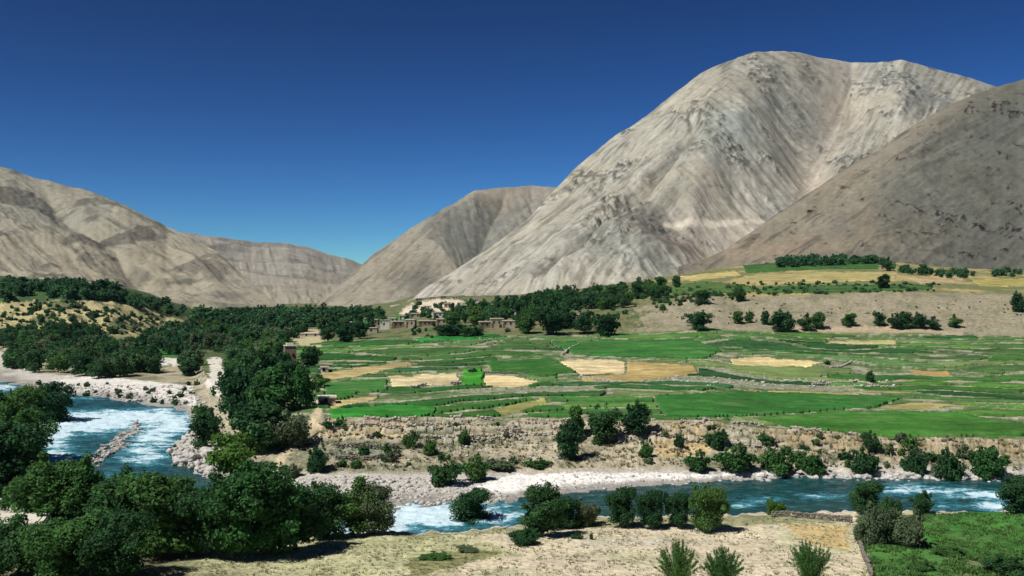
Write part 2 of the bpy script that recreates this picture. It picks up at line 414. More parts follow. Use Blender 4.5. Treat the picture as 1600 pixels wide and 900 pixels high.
UP = [
    ([(1160, 431), (1290, 424), (1405, 424), (1400, 437), (1250, 444), (1180, 443)], S(178, 166, 112)),
    ([(1515, 436), (1640, 434), (1640, 448), (1530, 448)], S(170, 160, 96)),
    ([(1410, 432), (1500, 430), (1512, 440), (1440, 444)], S(186, 166, 126)),
    ([(1190, 448), (1330, 446), (1460, 446), (1455, 453), (1300, 458), (1190, 460)], S(70, 104, 56)),
    ([(1010, 452), (1100, 440), (1170, 446), (1180, 456), (1060, 462)], S(84, 112, 60)),
    ([(1060, 432), (1150, 422), (1160, 430), (1080, 440)], S(196, 180, 118)),
    ([(1160, 414), (1280, 408), (1400, 410), (1400, 421), (1290, 421), (1165, 427)], S(64, 104, 50)),
]
for i, (poly, c) in enumerate(UP):
    m = inpoly(pxw, pyw, poly) & (Yg > 490) & (Yg < 900)
    fid[m] = 200000 + i; FC[200000 + i] = c
MS = [([(1445, 806), (1520, 800), (1620, 802), (1760, 830), (1760, 905), (1620, 884), (1480, 868), (1440, 842)], S(70, 122, 54)),
      ([(1350, 852), (1420, 846), (1470, 868), (1500, 905), (1372, 905)], S(78, 122, 60))]
for i, (poly, c) in enumerate(MS):
    m = inpoly(pxw, pyw, poly) & (Yg < 140)
    fid[m] = 300000 + i; FC[300000 + i] = c
# valley-floor meadows glimpsed between the trees on the left
VM = [([(90, 545), (200, 540), (300, 548), (290, 560), (120, 562)], S(60, 112, 50)), ([(395, 500), (450, 500), (450, 506), (395, 507)], S(120, 150, 70)),
      ([(560, 498), (650, 492), (650, 502), (565, 510)], S(60, 120, 60)), ([(640, 528), (760, 522), (800, 527), (660, 536)], S(44, 126, 56)), ([(0, 452), (120, 448), (120, 458), (0, 462)], S(70, 120, 56))]
for i, (poly, c) in enumerate(VM):
    m = inpoly(pxw, pyw, poly) & (Yg > 380) & (Yg < 1400)
    fid[m] = 400000 + i; FC[400000 + i] = c

# ------------------------------------------------------------------ ground colour
C = np.zeros(X_.shape + (3,)); MK = np.zeros(X_.shape + (3,))
def paint(mask, c, weeds=None, grav=None):
    m = np.clip(mask.astype(float), 0, 1)[..., None]
    C[:] = C * (1 - m) + np.asarray(c) * m
    if weeds is not None: MK[..., 0] = MK[..., 0] * (1 - m[..., 0]) + weeds * m[..., 0]
    if grav is not None: MK[..., 1] = MK[..., 1] * (1 - m[..., 0]) + grav * m[..., 0]
n_a = fbm(XW / 14, Yg / 14, 5, 80); n_b = fbm(XW / 45, Yg / 60, 4, 81); n_c = fbm(XW / 4, Yg / 4, 4, 82)
paint(np.ones(X_.shape), S(150, 138, 108), .6, .1)
# foreground field: bare beige soil with dry grass
fg = Yg < Y3[None, :] + 1
paint(fg, S(222, 208, 178, .9), .12, .05)
paint(fg * sst(.0, .35, n_a), S(212, 206, 168), .25)
paint(fg * (sst(.1, .3, n_b) * .7), S(198, 194, 152), .3)
paint(fg * inpoly(X_, P + n_c * 6, [(200, 868), (520, 842), (700, 838), (760, 850), (820, 870), (700, 880), (560, 905), (200, 910)]) * .8, S(200, 200, 150), .4, .1)
paint(fg * inpoly(X_ + n_c * 10, P, [(1225, 818), (1325, 822), (1325, 860), (1260, 850)]) * .85, S(222, 194, 132), .1)
paint(fg * inpoly(X_ + n_c * 8, P + n_c * 5, [(640, 872), (720, 858), (790, 862), (700, 890), (640, 900)]) * .8, S(140, 140, 84), .8)
paint(fg * inpoly(X_ + n_c * 10, P + n_c * 3, [(880, 845), (1040, 840), (1050, 852), (900, 856)]) * .7, S(226, 216, 192), .1, .3)
paint(fg * inpoly(X_, P + n_c * 5, [(600, 832), (900, 808), (1330, 804), (1330, 816), (900, 826), (640, 842)]) * .85, S(160, 162, 116), .6)
paint(fg * inpoly(X_ + n_c * 6, P, [(1335, 805), (1900, 800), (1900, 920), (1380, 920)]) * .9, S(98, 112, 66), .8)
paint(fg * sst(420, 250, X_ + n_a * 90 + (900 - P) * .6) * .9, S(120, 118, 84), .7)
paint(fg * inpoly(X_ + n_c * 10, P + n_c * 4, [(-60, 775), (60, 780), (60, 812), (-60, 815)]), S(226, 214, 196), .1, .4)
# river bed, beaches
beach = (Yg > Y3[None, :] - 1) & (Yg < Y6[None, :] + 2)
paint(beach, S(212, 204, 190), .05, .6)
paint((Z < -31.0) & (dR > 0), S(92, 96, 84), 0, .5)
paint(inpoly(X_ + n_c * 6, P + n_c * 3, [(800, 742), (900, 738), (1180, 741), (1280, 742), (1180, 752), (1000, 760), (880, 776), (790, 780), (740, 762)]) * beach, S(246, 242, 234, .95), 0, .08)
paint(((bar) & inr) * 1., S(150, 138, 112), .0, .9)
paint(inpoly(X_ + n_c * 9, P + n_c * 5, [(80, 595), (150, 583), (200, 592), (300, 600), (345, 565), (355, 600), (330, 632), (230, 636), (120, 616)]) * .9, S(240, 234, 224, .92), 0, .3)
paint(beach * sst(-30.45, -30.8, Z) * (Z > -31.2) * .75, S(112, 106, 94), 0, .5)
# bluff
bluff = sst(Y6[None, :] - 1, Y6[None, :] + 2, Yg) * sst(Y8[None, :] + 4, Y8[None, :] + 1, Yg)
paint(bluff, S(190, 176, 144), .4, .35)
paint(bluff * sst(.05, .3, n_a), S(122, 122, 84), .75)
paint(bluff * sst(.35, .0, (Yg - Y6[None, :]) / (Y8[None, :] - Y6[None, :])) * sst(-.3, .1, n_b) * .85, S(118, 122, 80), .75)
paint(bluff * inpoly(X_ + n_c * 8, P, [(1010, 662), (1130, 662), (1100, 712), (1030, 715)]) * .9, S(210, 180, 120), .4)
paint(bluff * inpoly(X_ + n_c * 8, P, [(490, 656), (640, 660), (640, 690), (500, 690)]) * .9, S(222, 196, 148), .2)
paint(bluff * (X_ > 1180) * sst(.35, .7, (Yg - Y6[None, :]) / (Y8[None, :] - Y6[None, :])) * .85, S(170, 146, 102), .6)
tp = bluff * inpoly(X_ + n_c * 3, P, [(522, 690), (620, 688), (622, 720), (520, 722)])
paint(tp * .9, S(138, 148, 118), .25, .3)
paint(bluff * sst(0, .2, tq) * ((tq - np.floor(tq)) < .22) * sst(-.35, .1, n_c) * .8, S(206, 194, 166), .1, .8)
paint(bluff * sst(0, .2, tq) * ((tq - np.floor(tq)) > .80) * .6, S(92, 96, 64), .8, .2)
# plateau verges between fields
verge = sst(Y8[None, :] + 1, Y8[None, :] + 4, Yg) * (Yg < 445) * (X_ > 440)
paint(verge, S(94, 124, 66), .45, .12)
paint(verge * sst(.12, .4, n_c + .4 * n_a) * .85, S(176, 170, 134), .3, .4)
paint(verge * (rF < .12) * .7 * sst(-.2, .1, n_a), S(190, 182, 150), .3, .6)
paint(verge * (rF > .9) * .8, S(52, 84, 44), .8)
for poly in ([(590, 612), (860, 602), (1140, 590), (1400, 586), (1400, 592), (1140, 600), (860, 612)], [(900, 590), (1140, 572), (1310, 568), (1420, 600), (1300, 612), (1120, 602), (950, 606)], [(870, 548), (905, 538), (915, 545), (880, 560)]):
    paint(verge * inpoly(X_ + n_c * 10, P + n_c * 3, poly) * .7, S(148, 150, 112), .5, .6)
# bare slope under the right-hand terrace
rsl = sst(428, 436, Yg) * sst(520, 505, Yg) * (X_ > 980)
paint(rsl, S(164, 152, 122), .45, .3)
paint(rsl * sst(.0, .35, n_a), S(140, 132, 98), .6, .3)
paint(rsl * inpoly(X_, P + n_c * 3, [(1220, 512), (1400, 508), (1560, 526), (1560, 531), (1230, 524)]) * .8, S(206, 180, 142), .1)
upz = sst(505, 520, Yg) * (Yg < 1000) * (X_ > 980)
paint(upz, S(128, 130, 84), .6, .1)
paint(upz * sst(.0, .3, n_b + .3 * n_c), S(186, 168, 112), .25)
# village mound and valley floor
vil = sst(428, 440, Yg) * (X_ > 440) * (X_ < 1000 + n_c * 30)
paint(vil, S(126, 124, 84), .7, .1)
paint(vil * sst(.0, .25, n_a), S(70, 104, 52), .8)
paint(inpoly(X_ + n_c * 10, P + n_c * 4, [(622, 490), (645, 474), (680, 467), (725, 469), (712, 480), (690, 486), (655, 496)]) * (Yg > 430), S(232, 214, 188), .05, .2)
paint(inpoly(X_ + n_c * 9, P + n_c * 3, [(455, 528), (470, 516), (495, 514), (520, 530), (500, 542), (470, 540)]) * (Yg > 300), S(200, 188, 144), .2, .1)
valley = (Yg > Y8[None, :]) * (X_ < 455)
paint(valley * 1., S(74, 96, 50), .8, .1)
paint(valley * sst(.1, .35, n_a) * .8, S(120, 122, 78), .6)
lhm = sst(548, 575, Yg) * (X_ < 340)
paint(lhm, S(196, 182, 132), .25, .1)
paint(lhm * sst(-.05, .25, n_a + .5 * n_b), S(110, 116, 76), .7)
paint(lhm * inpoly(X_, P + n_c * 8, [(-400, 430), (160, 430), (300, 480), (300, 500), (180, 470), (-400, 478)]), S(62, 92, 46), .8)
paint(inpoly(X_ + n_c * 5, P + n_c * 3, [(245, 558), (285, 560), (275, 570), (250, 570)]) * (Yg > 250), S(232, 226, 216), 0, .2)
paint(inpoly(X_ + n_c * 5, P + n_c * 4, [(322, 560), (345, 558), (358, 600), (342, 622), (320, 600), (330, 580)]) * (Yg > 200), S(230, 222, 206), 0, .3)
# path running up the edge of the bluff at left
pd, _ = polydist(X_, P, [(395, 752), (430, 728), (455, 700), (480, 670), (497, 645), (500, 628)])
paint(sst(9, 3, pd + n_c * 4) * (Yg < 300) * (Yg > 140), S(212, 194, 158), .1, .2)
V = np.stack([XW, Yg, Z], -1).reshape(-1, 3)
nr, nc = X_.shape
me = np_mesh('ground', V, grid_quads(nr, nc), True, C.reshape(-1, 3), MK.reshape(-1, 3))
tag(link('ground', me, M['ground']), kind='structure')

def ground_z(px, Y):
    j = np.clip(np.searchsorted(cols, px) - 1, 0, nc - 2); i = np.clip(np.searchsorted(rows, Y) - 1, 0, nr - 2)
    a = (px - cols[j]) / (cols[j + 1] - cols[j]); b = (Y - rows[i]) / (rows[i + 1] - rows[i])
    a = min(max(a, 0), 1); b = min(max(b, 0), 1)
    return (Z[i, j] * (1 - a) + Z[i, j + 1] * a) * (1 - b) + (Z[i + 1, j] * (1 - a) + Z[i + 1, j + 1] * a) * b
def world_z(x, y): return ground_z(800 + x / y * F, y)
def pick(px, py, ymin=60, ymax=1300):
    """the nearest ground point seen in photo column px at photo row py"""
    j = int(np.clip(np.searchsorted(cols, px), 0, nc - 1)); v = P[:, j]
    k = np.where((v <= py) & (rows > ymin) & (rows < ymax))[0]
    Y = rows[k[0]] if len(k) else ymax
    return (px - 800) / F * Y, Y, ground_z(px, Y)

# fields: each its own raised sheet of crop
ZR = Z
ff = fid[:-1, :-1]; ff = np.where((ff == fid[1:, :-1]) & (ff == fid[:-1, 1:]) & (ff == fid[1:, 1:]), ff, -1)
Q = grid_quads(nr, nc); ffl = ff.ravel()
order = np.argsort(ffl, kind='stable'); sf = ffl[order]
uid, start = np.unique(sf, return_index=True); start = list(start) + [len(sf)]
for n_, k in enumerate(uid):
    if k < 0: continue
    fa = order[start[n_]:start[n_ + 1]]
    if len(fa) < 70: continue
    q = Q[fa]
    E = np.concatenate([q[:, [0, 1]], q[:, [1, 2]], q[:, [2, 3]], q[:, [3, 0]]])
    key = E[:, 0].astype(np.int64) * 10 ** 7 + E[:, 1]; rev = E[:, 1].astype(np.int64) * 10 ** 7 + E[:, 0]
    B = E[~np.isin(key, rev)]
    us, inv_ = np.unique(q, return_inverse=True); inv_ = inv_.reshape(q.shape)
    c = FC[k]; tan_ = c[0] > c[1] * .9
    top = V[us].copy(); h = .12 if tan_ or 300000 <= k < 400000 else .5
    top[:, 2] += h + .06 * gn(top[:, 0] * .7, top[:, 1] * .7, 90)
    low = V[us].copy(); low[:, 2] -= .1
    m = {int(a): i for i, a in enumerate(us)}; n0 = len(us)
    bi = np.array([[m[int(a)], m[int(b)]] for a, b in B])
    sk = np.stack([bi[:, 1], bi[:, 0], bi[:, 0] + n0, bi[:, 1] + n0], -1)
    cc = np.repeat(c[None], 2 * n0, 0)
    sm = 1 + .18 * fbm(np.r_[top[:, 0], top[:, 0]] / 14, np.r_[top[:, 1], top[:, 1]] / 20, 3, 91 + n_ % 7)
    me = np_mesh('crop_field', np.concatenate([top, low]), np.concatenate([inv_, sk]), True, cc * sm[:, None])
    tag(link('stubble_field' if tan_ else 'crop_field', me, M['crop']), kind='structure')

# ------------------------------------------------------------------ river
wc = np.arange(-300, 1901, 2.0); wr = 1 / np.linspace(1 / 112., 1 / 560., 420)
WX, WY = np.meshgrid(wc, wr); wxx = (WX - 800) / F * WY; wpy = 450 + 31 * F / WY
foam = np.zeros(WX.shape)
for (cx, cy, rx, ry, a) in [(85, 690, 26, 40, .8), (150, 662, 70, 17, .95), (262, 650, 50, 14, 1.), (240, 686, 42, 18, .9), (215, 712, 34, 14, .7), (120, 660, 40, 14, .8), (190, 650, 50, 10, .9), (70, 660, 26, 20, .7), (240, 720, 26, 10, .5), (180, 740, 40, 8, .5), (600, 805, 50, 16, .8), (700, 805, 60, 16, .9), (115, 715, 50, 10, .5), (650, 810, 75, 24, 1.1), (785, 803, 50, 20, .9), (560, 828, 60, 12, 1.),
                          (1165, 790, 24, 7, .9), (1200, 778, 40, 8, .4), (1420, 765, 55, 10, .8), (1520, 772, 60, 10, .75), (1552, 793, 24, 8, 1.1), (1470, 792, 30, 6, .6), (1290, 776, 40, 6, .6), (0, 606, 50, 8, 1.), (365, 762, 26, 8, .8), (100, 622, 80, 6, .5), (280, 668, 25, 10, .8), (1600, 780, 60, 14, .8)]:
    foam += a * np.exp(-((WX - cx) / rx) ** 2 - ((wpy - cy) / ry) ** 2)
flow = fbm(wxx / 6 + WY / 30, WY / 3.2, 4, 111)
foam = np.clip(foam * .70 + .06 + .08 * (WX < 330) * sst(636, 650, wpy) * sst(735, 700, wpy) + flow * .40 * (.35 + foam), 0, 1)
wz = WZ + fbm(wxx / 3.2, WY / 1.8, 4, 112) * (.10 + .35 * foam) + ridged(wxx / 5, WY / 2.6, 3, 113) * .12 * foam
shal = np.clip(sst(.30, .7, fbm(wxx / 20, WY / 12, 3, 114) + .1), 0, 1) * .5
me = np_mesh('river', np.stack([wxx, WY, wz], -1).reshape(-1, 3), grid_quads(*WX.shape), True, None, np.stack([foam, shal, foam], -1).reshape(-1, 3))
tag(link('river', me, M['water']), kind='structure')

# ------------------------------------------------------------------ mountains
def mountain(name, x0, x1, step, foot, crest, footY, crestY, shape, colour, prof=1.0, nrow=260, tone=.92):
    cs = np.arange(x0, x1 + .1, step); s = np.concatenate([np.linspace(0, 1, nrow), 1 + np.linspace(.02, 1, 24) ** 1.2])
    CX, SS = np.meshgrid(cs, s)
    fy, cy, fY, cY = foot(CX), crest(CX), footY(CX), crestY(CX)
    cy = cy + fbm(CX / 30, CX * 0 + 1.7, 5, 131, .5) * 1.8
    s1 = np.clip(SS, 0, 1)
    py = fy + (cy - fy) * s1
    YY = fY + (cY - fY) * s1 ** prof
    z = -(py - 450) / F * YY
    bk = np.clip(SS - 1, 0, None)
    YY = YY + bk * (cY - fY) * .9
    zc = -(cy - 450) / F * cY
    z = np.where(SS > 1, zc - (zc + 40) * sst(0, 1, bk) * .9, z)
    xx = (CX - 800) / F * YY
    win = sst(0, .10, s1) * (1 - .80 * sst(.86, 1., s1))
    dz, extra = shape(CX, py, xx, YY, s1)
    dz = dz + fbm(CX / 26, py / 18, 4, 133, .5) * 1.6 + ridged(CX / 80, py / 50, 4, 134, .5) * 3.0
    dz = dz * np.clip((fy - cy) / 230, .12, 1)
    z = z + dz * win
    c = colour(CX, py, xx, YY, s1, extra) * tone
    mo = fbm(CX / 9, py / 6, 5, 135, .7); mo2 = fbm(CX / 40, py / 22, 4, 136, .6)
    c = c * (1 + .16 * mo + .12 * mo2)[..., None]; c = c * .62 + c.mean(-1, keepdims=True) * .38 * np.array([.92, .97, .90])
    c = mixa(c, c * np.array([.50, .50, .50]), sst(.36, .60, fbm(CX / 17, py / 6.5, 5, 137, .68) + .5 * mo2) * .6)
    me = np_mesh(name, np.stack([xx, YY, z], -1).reshape(-1, 3), grid_quads(*CX.shape), True, c.reshape(-1, 3))
    tag(link(name, me, M['rock']), kind='structure')
def streak(px, py, dx, dy, w, l, s, o=4):
    L_ = math.hypot(dx, dy); dx /= L_; dy /= L_
    a = px * dx + py * dy; c = -px * dy + py * dx
    return fbm(c / w + fbm(px / 70, py / 70, 2, s + 5) * .35, a / l, o, s, .62) * (.55 + .9 * sst(-.35, .35, fbm(px / 34, py / 26, 3, s + 9)))
def mixa(a, b, m): return a * (1 - m[..., None]) + np.asarray(b) * m[..., None]
def blobs(px, py, L_):
    r = np.zeros(px.shape)
    for (cx, cy, rx, ry, a) in L_: r = np.maximum(r, a * np.exp(-((px - cx) / rx) ** 2 - ((py - cy) / ry) ** 2))
    return r

# big mountain
def big_shape(px, py, x, y, s):
    ridge = [(1105, 100), (1108, 160), (1090, 205), (1070, 260), (1000, 330), (930, 390), (850, 450)]
    gully = [(1325, 90), (1305, 170), (1280, 240), (1255, 280), (1200, 330), (1080, 370)]
    rid2 = [(1410, 88), (1395, 160), (1350, 215), (1300, 270)]
    rav = [(1085, 225), (1020, 300), (930, 380), (845, 452)]
    d1, s1_ = polydist(px, py, ridge); d2, _ = polydist(px, py, gully); d3, _ = polydist(px, py, rid2); d4, _ = polydist(px, py, rav)
    d5, _ = polydist(px, py, [(1160, 190), (1120, 260), (1085, 320), (1075, 380)])
    d6, _ = polydist(px, py, [(1215, 100), (1225, 170), (1262, 250)])
    fd = 1 - .9 * sst(.72, .98, s)
    dz = fd * (27 / (1 + (d1 / 46) ** 2) - 46 / (1 + (d2 / 66) ** 2) + 24 / (1 + (d3 / 36) ** 2)) - 22 * np.exp(-(d4 / 13) ** 2) + fd * 18 / (1 + (d5 / 30) ** 2) - fd * 22 / (1 + (d6 / 30) ** 2)
    dz += blobs(px, py, [(1040, 385, 80, 34, 14), (1160, 345, 90, 34, 10)])
    wL = sst(60, -40, (px - 1085) + (py - 230) * .45); wM = sst(30, -30, (px - 1290) + (py - 180) * .3) * (1 - wL); wR = 1 - wL - wM
    st = wL * streak(px, py, -.78, .62, 14, 110, 141) + wM * streak(px, py, .84, .54, 10, 120, 142) + wR * streak(px, py, -.5, .86, 13, 90, 143)
    st2 = wL * streak(px, py, -.78, .62, 5, 40, 151) + wM * streak(px, py, .84, .54, 4, 50, 152) + wR * streak(px, py, -.5, .86, 5, 40, 153)
    out = sst(.12, .42, fbm(x / 90, y / 160, 5, 145) + st * .35 + blobs(px, py, [(1205, 125, 26, 22, .5), (1240, 150, 22, 12, .4), (1060, 150, 20, 14, .4), (985, 205, 34, 12, .35), (900, 275, 40, 16, .35), (1180, 240, 60, 16, .3), (1380, 220, 40, 26, .35), (1490, 150, 34, 14, .3), (1100, 250, 26, 20, .25), (960, 330, 30, 20, .25), (1010, 370, 60, 26, .3), (1330, 260, 40, 20, .35), (1400, 120, 26, 10, .25)]) - .06) * sst(-.12, .22, fbm(px / 11, py / 6, 4, 148, .65))
    dz = dz + st * 3.2 + st2 * .9 + ridged(x / 300, y / 420, 5, 146, .42) * 13 + out * (2.5 + fbm(px / 7, py / 5, 4, 147, .6) * 5)
    return dz, (st, st2, out, d2, wM, d4)
def big_col(px, py, x, y, s, e):
    st, st2, out, d2, wM, d4 = e
    c = np.ones(px.shape + (3,)) * S(188, 180, 160)
    n = fbm(x / 260, y / 260, 4, 160)
    c = mixa(c, S(190, 178, 150), sst(-.1, .4, n) * .6)
    c = mixa(c, S(150, 152, 140), sst(.0, .45, -n) * .7)
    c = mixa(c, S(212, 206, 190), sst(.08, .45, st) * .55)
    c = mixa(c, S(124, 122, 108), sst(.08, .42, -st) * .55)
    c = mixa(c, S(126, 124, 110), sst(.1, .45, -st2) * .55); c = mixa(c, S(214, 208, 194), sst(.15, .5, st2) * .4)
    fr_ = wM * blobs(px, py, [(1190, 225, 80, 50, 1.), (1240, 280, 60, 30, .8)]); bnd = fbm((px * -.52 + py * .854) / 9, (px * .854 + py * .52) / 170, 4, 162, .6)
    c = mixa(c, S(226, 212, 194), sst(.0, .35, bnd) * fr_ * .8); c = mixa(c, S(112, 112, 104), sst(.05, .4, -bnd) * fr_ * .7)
    c = mixa(c, S(206, 186, 164), np.exp(-(d2 / 30) ** 2) * .6)
    c = mixa(c, S(176, 190, 184), wM * blobs(px, py, [(1130, 215, 60, 34, .7), (1240, 300, 40, 20, .6)]))
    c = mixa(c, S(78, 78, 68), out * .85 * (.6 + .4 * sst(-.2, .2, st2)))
    c = mixa(c, S(110, 98, 88), blobs(px, py, [(1060, 385, 40, 20, .8), (1010, 370, 60, 22, .5), (1110, 400, 30, 10, .4)]))
    rd, _ = polydist(px, py + gn(px / 20, py / 20, 3) * 2, [(1040, 352), (1110, 340), (1170, 322), (1215, 312), (1250, 300)])
    c = mixa(c, S(232, 214, 190), sst(5, 1.5, rd) * .85)
    c = mixa(c, S(228, 226, 220), blobs(px, py, [(890, 435, 22, 7, .9), (670, 462, 30, 8, .6)]) * sst(-.2, .2, st2 + .1))
    c = mixa(c, S(90, 90, 78), np.exp(-(d4 / 4) ** 2) * .5)
    return c
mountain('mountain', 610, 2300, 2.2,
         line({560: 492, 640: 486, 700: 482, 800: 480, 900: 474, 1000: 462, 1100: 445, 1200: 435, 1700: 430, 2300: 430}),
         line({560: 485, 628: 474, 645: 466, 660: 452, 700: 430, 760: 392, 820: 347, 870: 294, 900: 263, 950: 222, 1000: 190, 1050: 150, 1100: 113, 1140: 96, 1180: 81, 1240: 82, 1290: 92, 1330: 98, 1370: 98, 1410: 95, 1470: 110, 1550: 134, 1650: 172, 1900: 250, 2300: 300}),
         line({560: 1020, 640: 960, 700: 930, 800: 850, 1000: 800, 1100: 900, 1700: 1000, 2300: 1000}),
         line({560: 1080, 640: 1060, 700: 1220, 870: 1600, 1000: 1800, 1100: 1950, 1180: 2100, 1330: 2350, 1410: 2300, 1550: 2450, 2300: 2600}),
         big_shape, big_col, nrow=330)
# dark slope on the right, its shade put into the rock colour
def dk_shape(px, py, x, y, s):
    st = streak(px, py, -.86, .5, 12, 120, 171); st2 = streak(px, py, -.7, .7, 5, 50, 172)
    d1, _ = polydist(px, py, [(1480, 160), (1420, 260), (1380, 340), (1360, 410)])
    out = sst(.1, .35, fbm(px / 34, py / 12 - px / 44, 5, 173, .62) * .8 + blobs(px, py, [(1570, 180, 50, 14, .6), (1480, 350, 70, 10, .45), (1560, 365, 50, 9, .5), (1440, 375, 50, 8, .35), (1590, 330, 40, 8, .4), (1210, 330, 16, 8, .6), (1520, 410, 60, 7, .4), (1560, 250, 30, 6, .3)]) - .16)
    dz = st * 1.5 + st2 * .4 + ridged(x / 260, y / 300, 4, 174, .4) * 5 + 14 / (1 + (d1 / 70) ** 2) + out * ridged(x / 24, y / 24, 3, 175) * 3
    return dz, (st, st2, out)
def dk_col(px, py, x, y, s, e):
    st, st2, out = e
    c = np.ones(px.shape + (3,)) * S(122, 120, 106, .85)
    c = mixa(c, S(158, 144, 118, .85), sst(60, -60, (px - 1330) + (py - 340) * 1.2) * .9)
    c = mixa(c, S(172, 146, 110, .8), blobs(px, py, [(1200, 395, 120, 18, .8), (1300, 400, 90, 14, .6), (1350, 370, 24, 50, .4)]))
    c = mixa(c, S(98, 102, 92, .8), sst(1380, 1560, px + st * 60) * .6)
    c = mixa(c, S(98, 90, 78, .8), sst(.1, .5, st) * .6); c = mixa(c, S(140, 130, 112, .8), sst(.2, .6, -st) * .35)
    c = mixa(c, S(128, 132, 124, .8), blobs(px, py, [(1440, 300, 70, 24, .35), (1500, 250, 60, 18, .3)]))
    c = mixa(c, S(54, 42, 36, .8), out * sst(-.1, .15, fbm(px / 9, py / 4, 3, 178)) * .95)
    return c
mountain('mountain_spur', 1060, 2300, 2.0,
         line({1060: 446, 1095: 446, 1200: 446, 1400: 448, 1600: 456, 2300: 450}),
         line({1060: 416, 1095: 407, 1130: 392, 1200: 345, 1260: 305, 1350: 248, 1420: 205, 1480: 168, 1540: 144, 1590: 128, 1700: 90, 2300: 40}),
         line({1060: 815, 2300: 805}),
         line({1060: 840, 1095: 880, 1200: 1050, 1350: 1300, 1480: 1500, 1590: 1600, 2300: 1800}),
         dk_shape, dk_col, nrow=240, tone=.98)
# middle hill
def mid_shape(px, py, x, y, s):
    st = streak(px, py, -.8, .6, 13, 100, 181); st2 = streak(px, py, .4, .9, 9, 60, 182)
    w = sst(650, 720, px + (py - 380) * -.3)
    d1, _ = polydist(px, py, [(745, 298), (690, 350), (665, 380), (700, 410), (720, 430)]); d2, _ = polydist(px, py, [(790, 300), (760, 360), (740, 400), (700, 450)])
    dz = (st * (1 - w) + st2 * w) * 3.5 + 26 * np.exp(-d1 / 26) - 34 * np.exp(-d2 / 34) + ridged(x / 260, y / 260, 5, 183, .45) * 12
    return dz, (st, st2, w)
def mid_col(px, py, x, y, s, e):
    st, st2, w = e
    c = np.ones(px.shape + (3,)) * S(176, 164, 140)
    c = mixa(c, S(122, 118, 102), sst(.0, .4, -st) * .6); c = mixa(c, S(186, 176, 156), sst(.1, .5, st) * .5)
    c = mixa(c, S(138, 140, 130), w * .6); c = mixa(c, S(104, 106, 100), blobs(px, py, [(720, 370, 50, 30, .6), (660, 440, 30, 30, .6), (680, 335, 10, 7, .9)]))  # shade of the right flank put into the colour as darker greys
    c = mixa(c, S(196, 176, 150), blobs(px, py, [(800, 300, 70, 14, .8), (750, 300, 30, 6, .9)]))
    return c
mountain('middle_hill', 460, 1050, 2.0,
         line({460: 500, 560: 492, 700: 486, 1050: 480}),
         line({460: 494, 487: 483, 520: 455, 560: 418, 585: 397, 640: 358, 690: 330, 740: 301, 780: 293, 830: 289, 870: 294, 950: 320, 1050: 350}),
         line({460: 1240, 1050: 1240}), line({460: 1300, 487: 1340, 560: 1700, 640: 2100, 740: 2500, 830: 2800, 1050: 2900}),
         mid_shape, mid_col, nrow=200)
# left mountain and the far hills behind
def lf_shape(px, py, x, y, s):
    st = streak(px, py, .82, .5, 12, 110, 191); st2 = streak(px, py, .6, .8, 6, 50, 192)
    d1, _ = polydist(px, py, [(150, 318), (210, 355), (270, 395), (330, 440)]); d2, _ = polydist(px, py, [(60, 275), (90, 330), (180, 390), (220, 440)])
    dz = st * 4 + st2 * 1 + ridged(x / 380, y / 420, 6, 193, .42) * 22 + 20 * np.exp(-d1 / 18) - 26 * np.exp(-d2 / 26)
    out = sst(.15, .4, fbm(x / 110, y / 150, 5, 194) + blobs(px, py, [(60, 315, 80, 14, .35), (100, 340, 60, 12, .3), (190, 385, 60, 12, .35), (270, 385, 40, 10, .4), (150, 380, 40, 10, .2), (30, 380, 30, 12, .3)]) - .05)
    return dz + out * ridged(x / 26, y / 26, 4, 195) * 5, (st, st2, out)
def lf_col(px, py, x, y, s, e):
    st, st2, out = e
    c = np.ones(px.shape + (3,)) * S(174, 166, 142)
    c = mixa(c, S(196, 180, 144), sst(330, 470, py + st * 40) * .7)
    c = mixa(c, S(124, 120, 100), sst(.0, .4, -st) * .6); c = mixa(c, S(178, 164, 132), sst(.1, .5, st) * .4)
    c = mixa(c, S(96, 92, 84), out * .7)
    c = mixa(c, S(170, 160, 140), sst(240, 400, px) * .5)
    return c
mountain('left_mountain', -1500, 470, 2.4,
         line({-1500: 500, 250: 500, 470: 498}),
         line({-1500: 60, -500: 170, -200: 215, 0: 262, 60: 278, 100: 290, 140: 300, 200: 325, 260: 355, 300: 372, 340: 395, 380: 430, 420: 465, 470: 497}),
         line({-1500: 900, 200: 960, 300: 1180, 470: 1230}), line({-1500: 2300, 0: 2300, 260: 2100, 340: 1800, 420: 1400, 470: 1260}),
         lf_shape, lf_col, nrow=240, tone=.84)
def fr_shape(px, py, x, y, s):
    st = streak(px, py, .3, .95, 12, 60, 201)
    return st * 7 + ridged(x / 420, y / 420, 6, 203, .45) * 34, (st, fbm(x / 250, y / 250, 4, 204))
def fr_col(px, py, x, y, s, e):
    st, n = e
    c = np.ones(px.shape + (3,)) * S(176, 168, 152)
    c = mixa(c, S(130, 128, 122), sst(-.1, .4, n) * .7); c = mixa(c, S(186, 172, 146), sst(.1, .5, st) * .5)
    c = mixa(c, S(188, 174, 144), sst(420, 480, py) * .6)
    return c
mountain('far_hill', 220, 640, 2.0,
         line({220: 492, 640: 488}),
         line({220: 360, 300: 366, 340: 372, 400: 379, 450: 381, 480: 386, 510: 396, 540: 404, 560: 412, 600: 420, 640: 430}),
         line({220: 1300, 640: 1450}), line({220: 3000, 640: 3400}), fr_shape, fr_col, nrow=200, tone=.86)

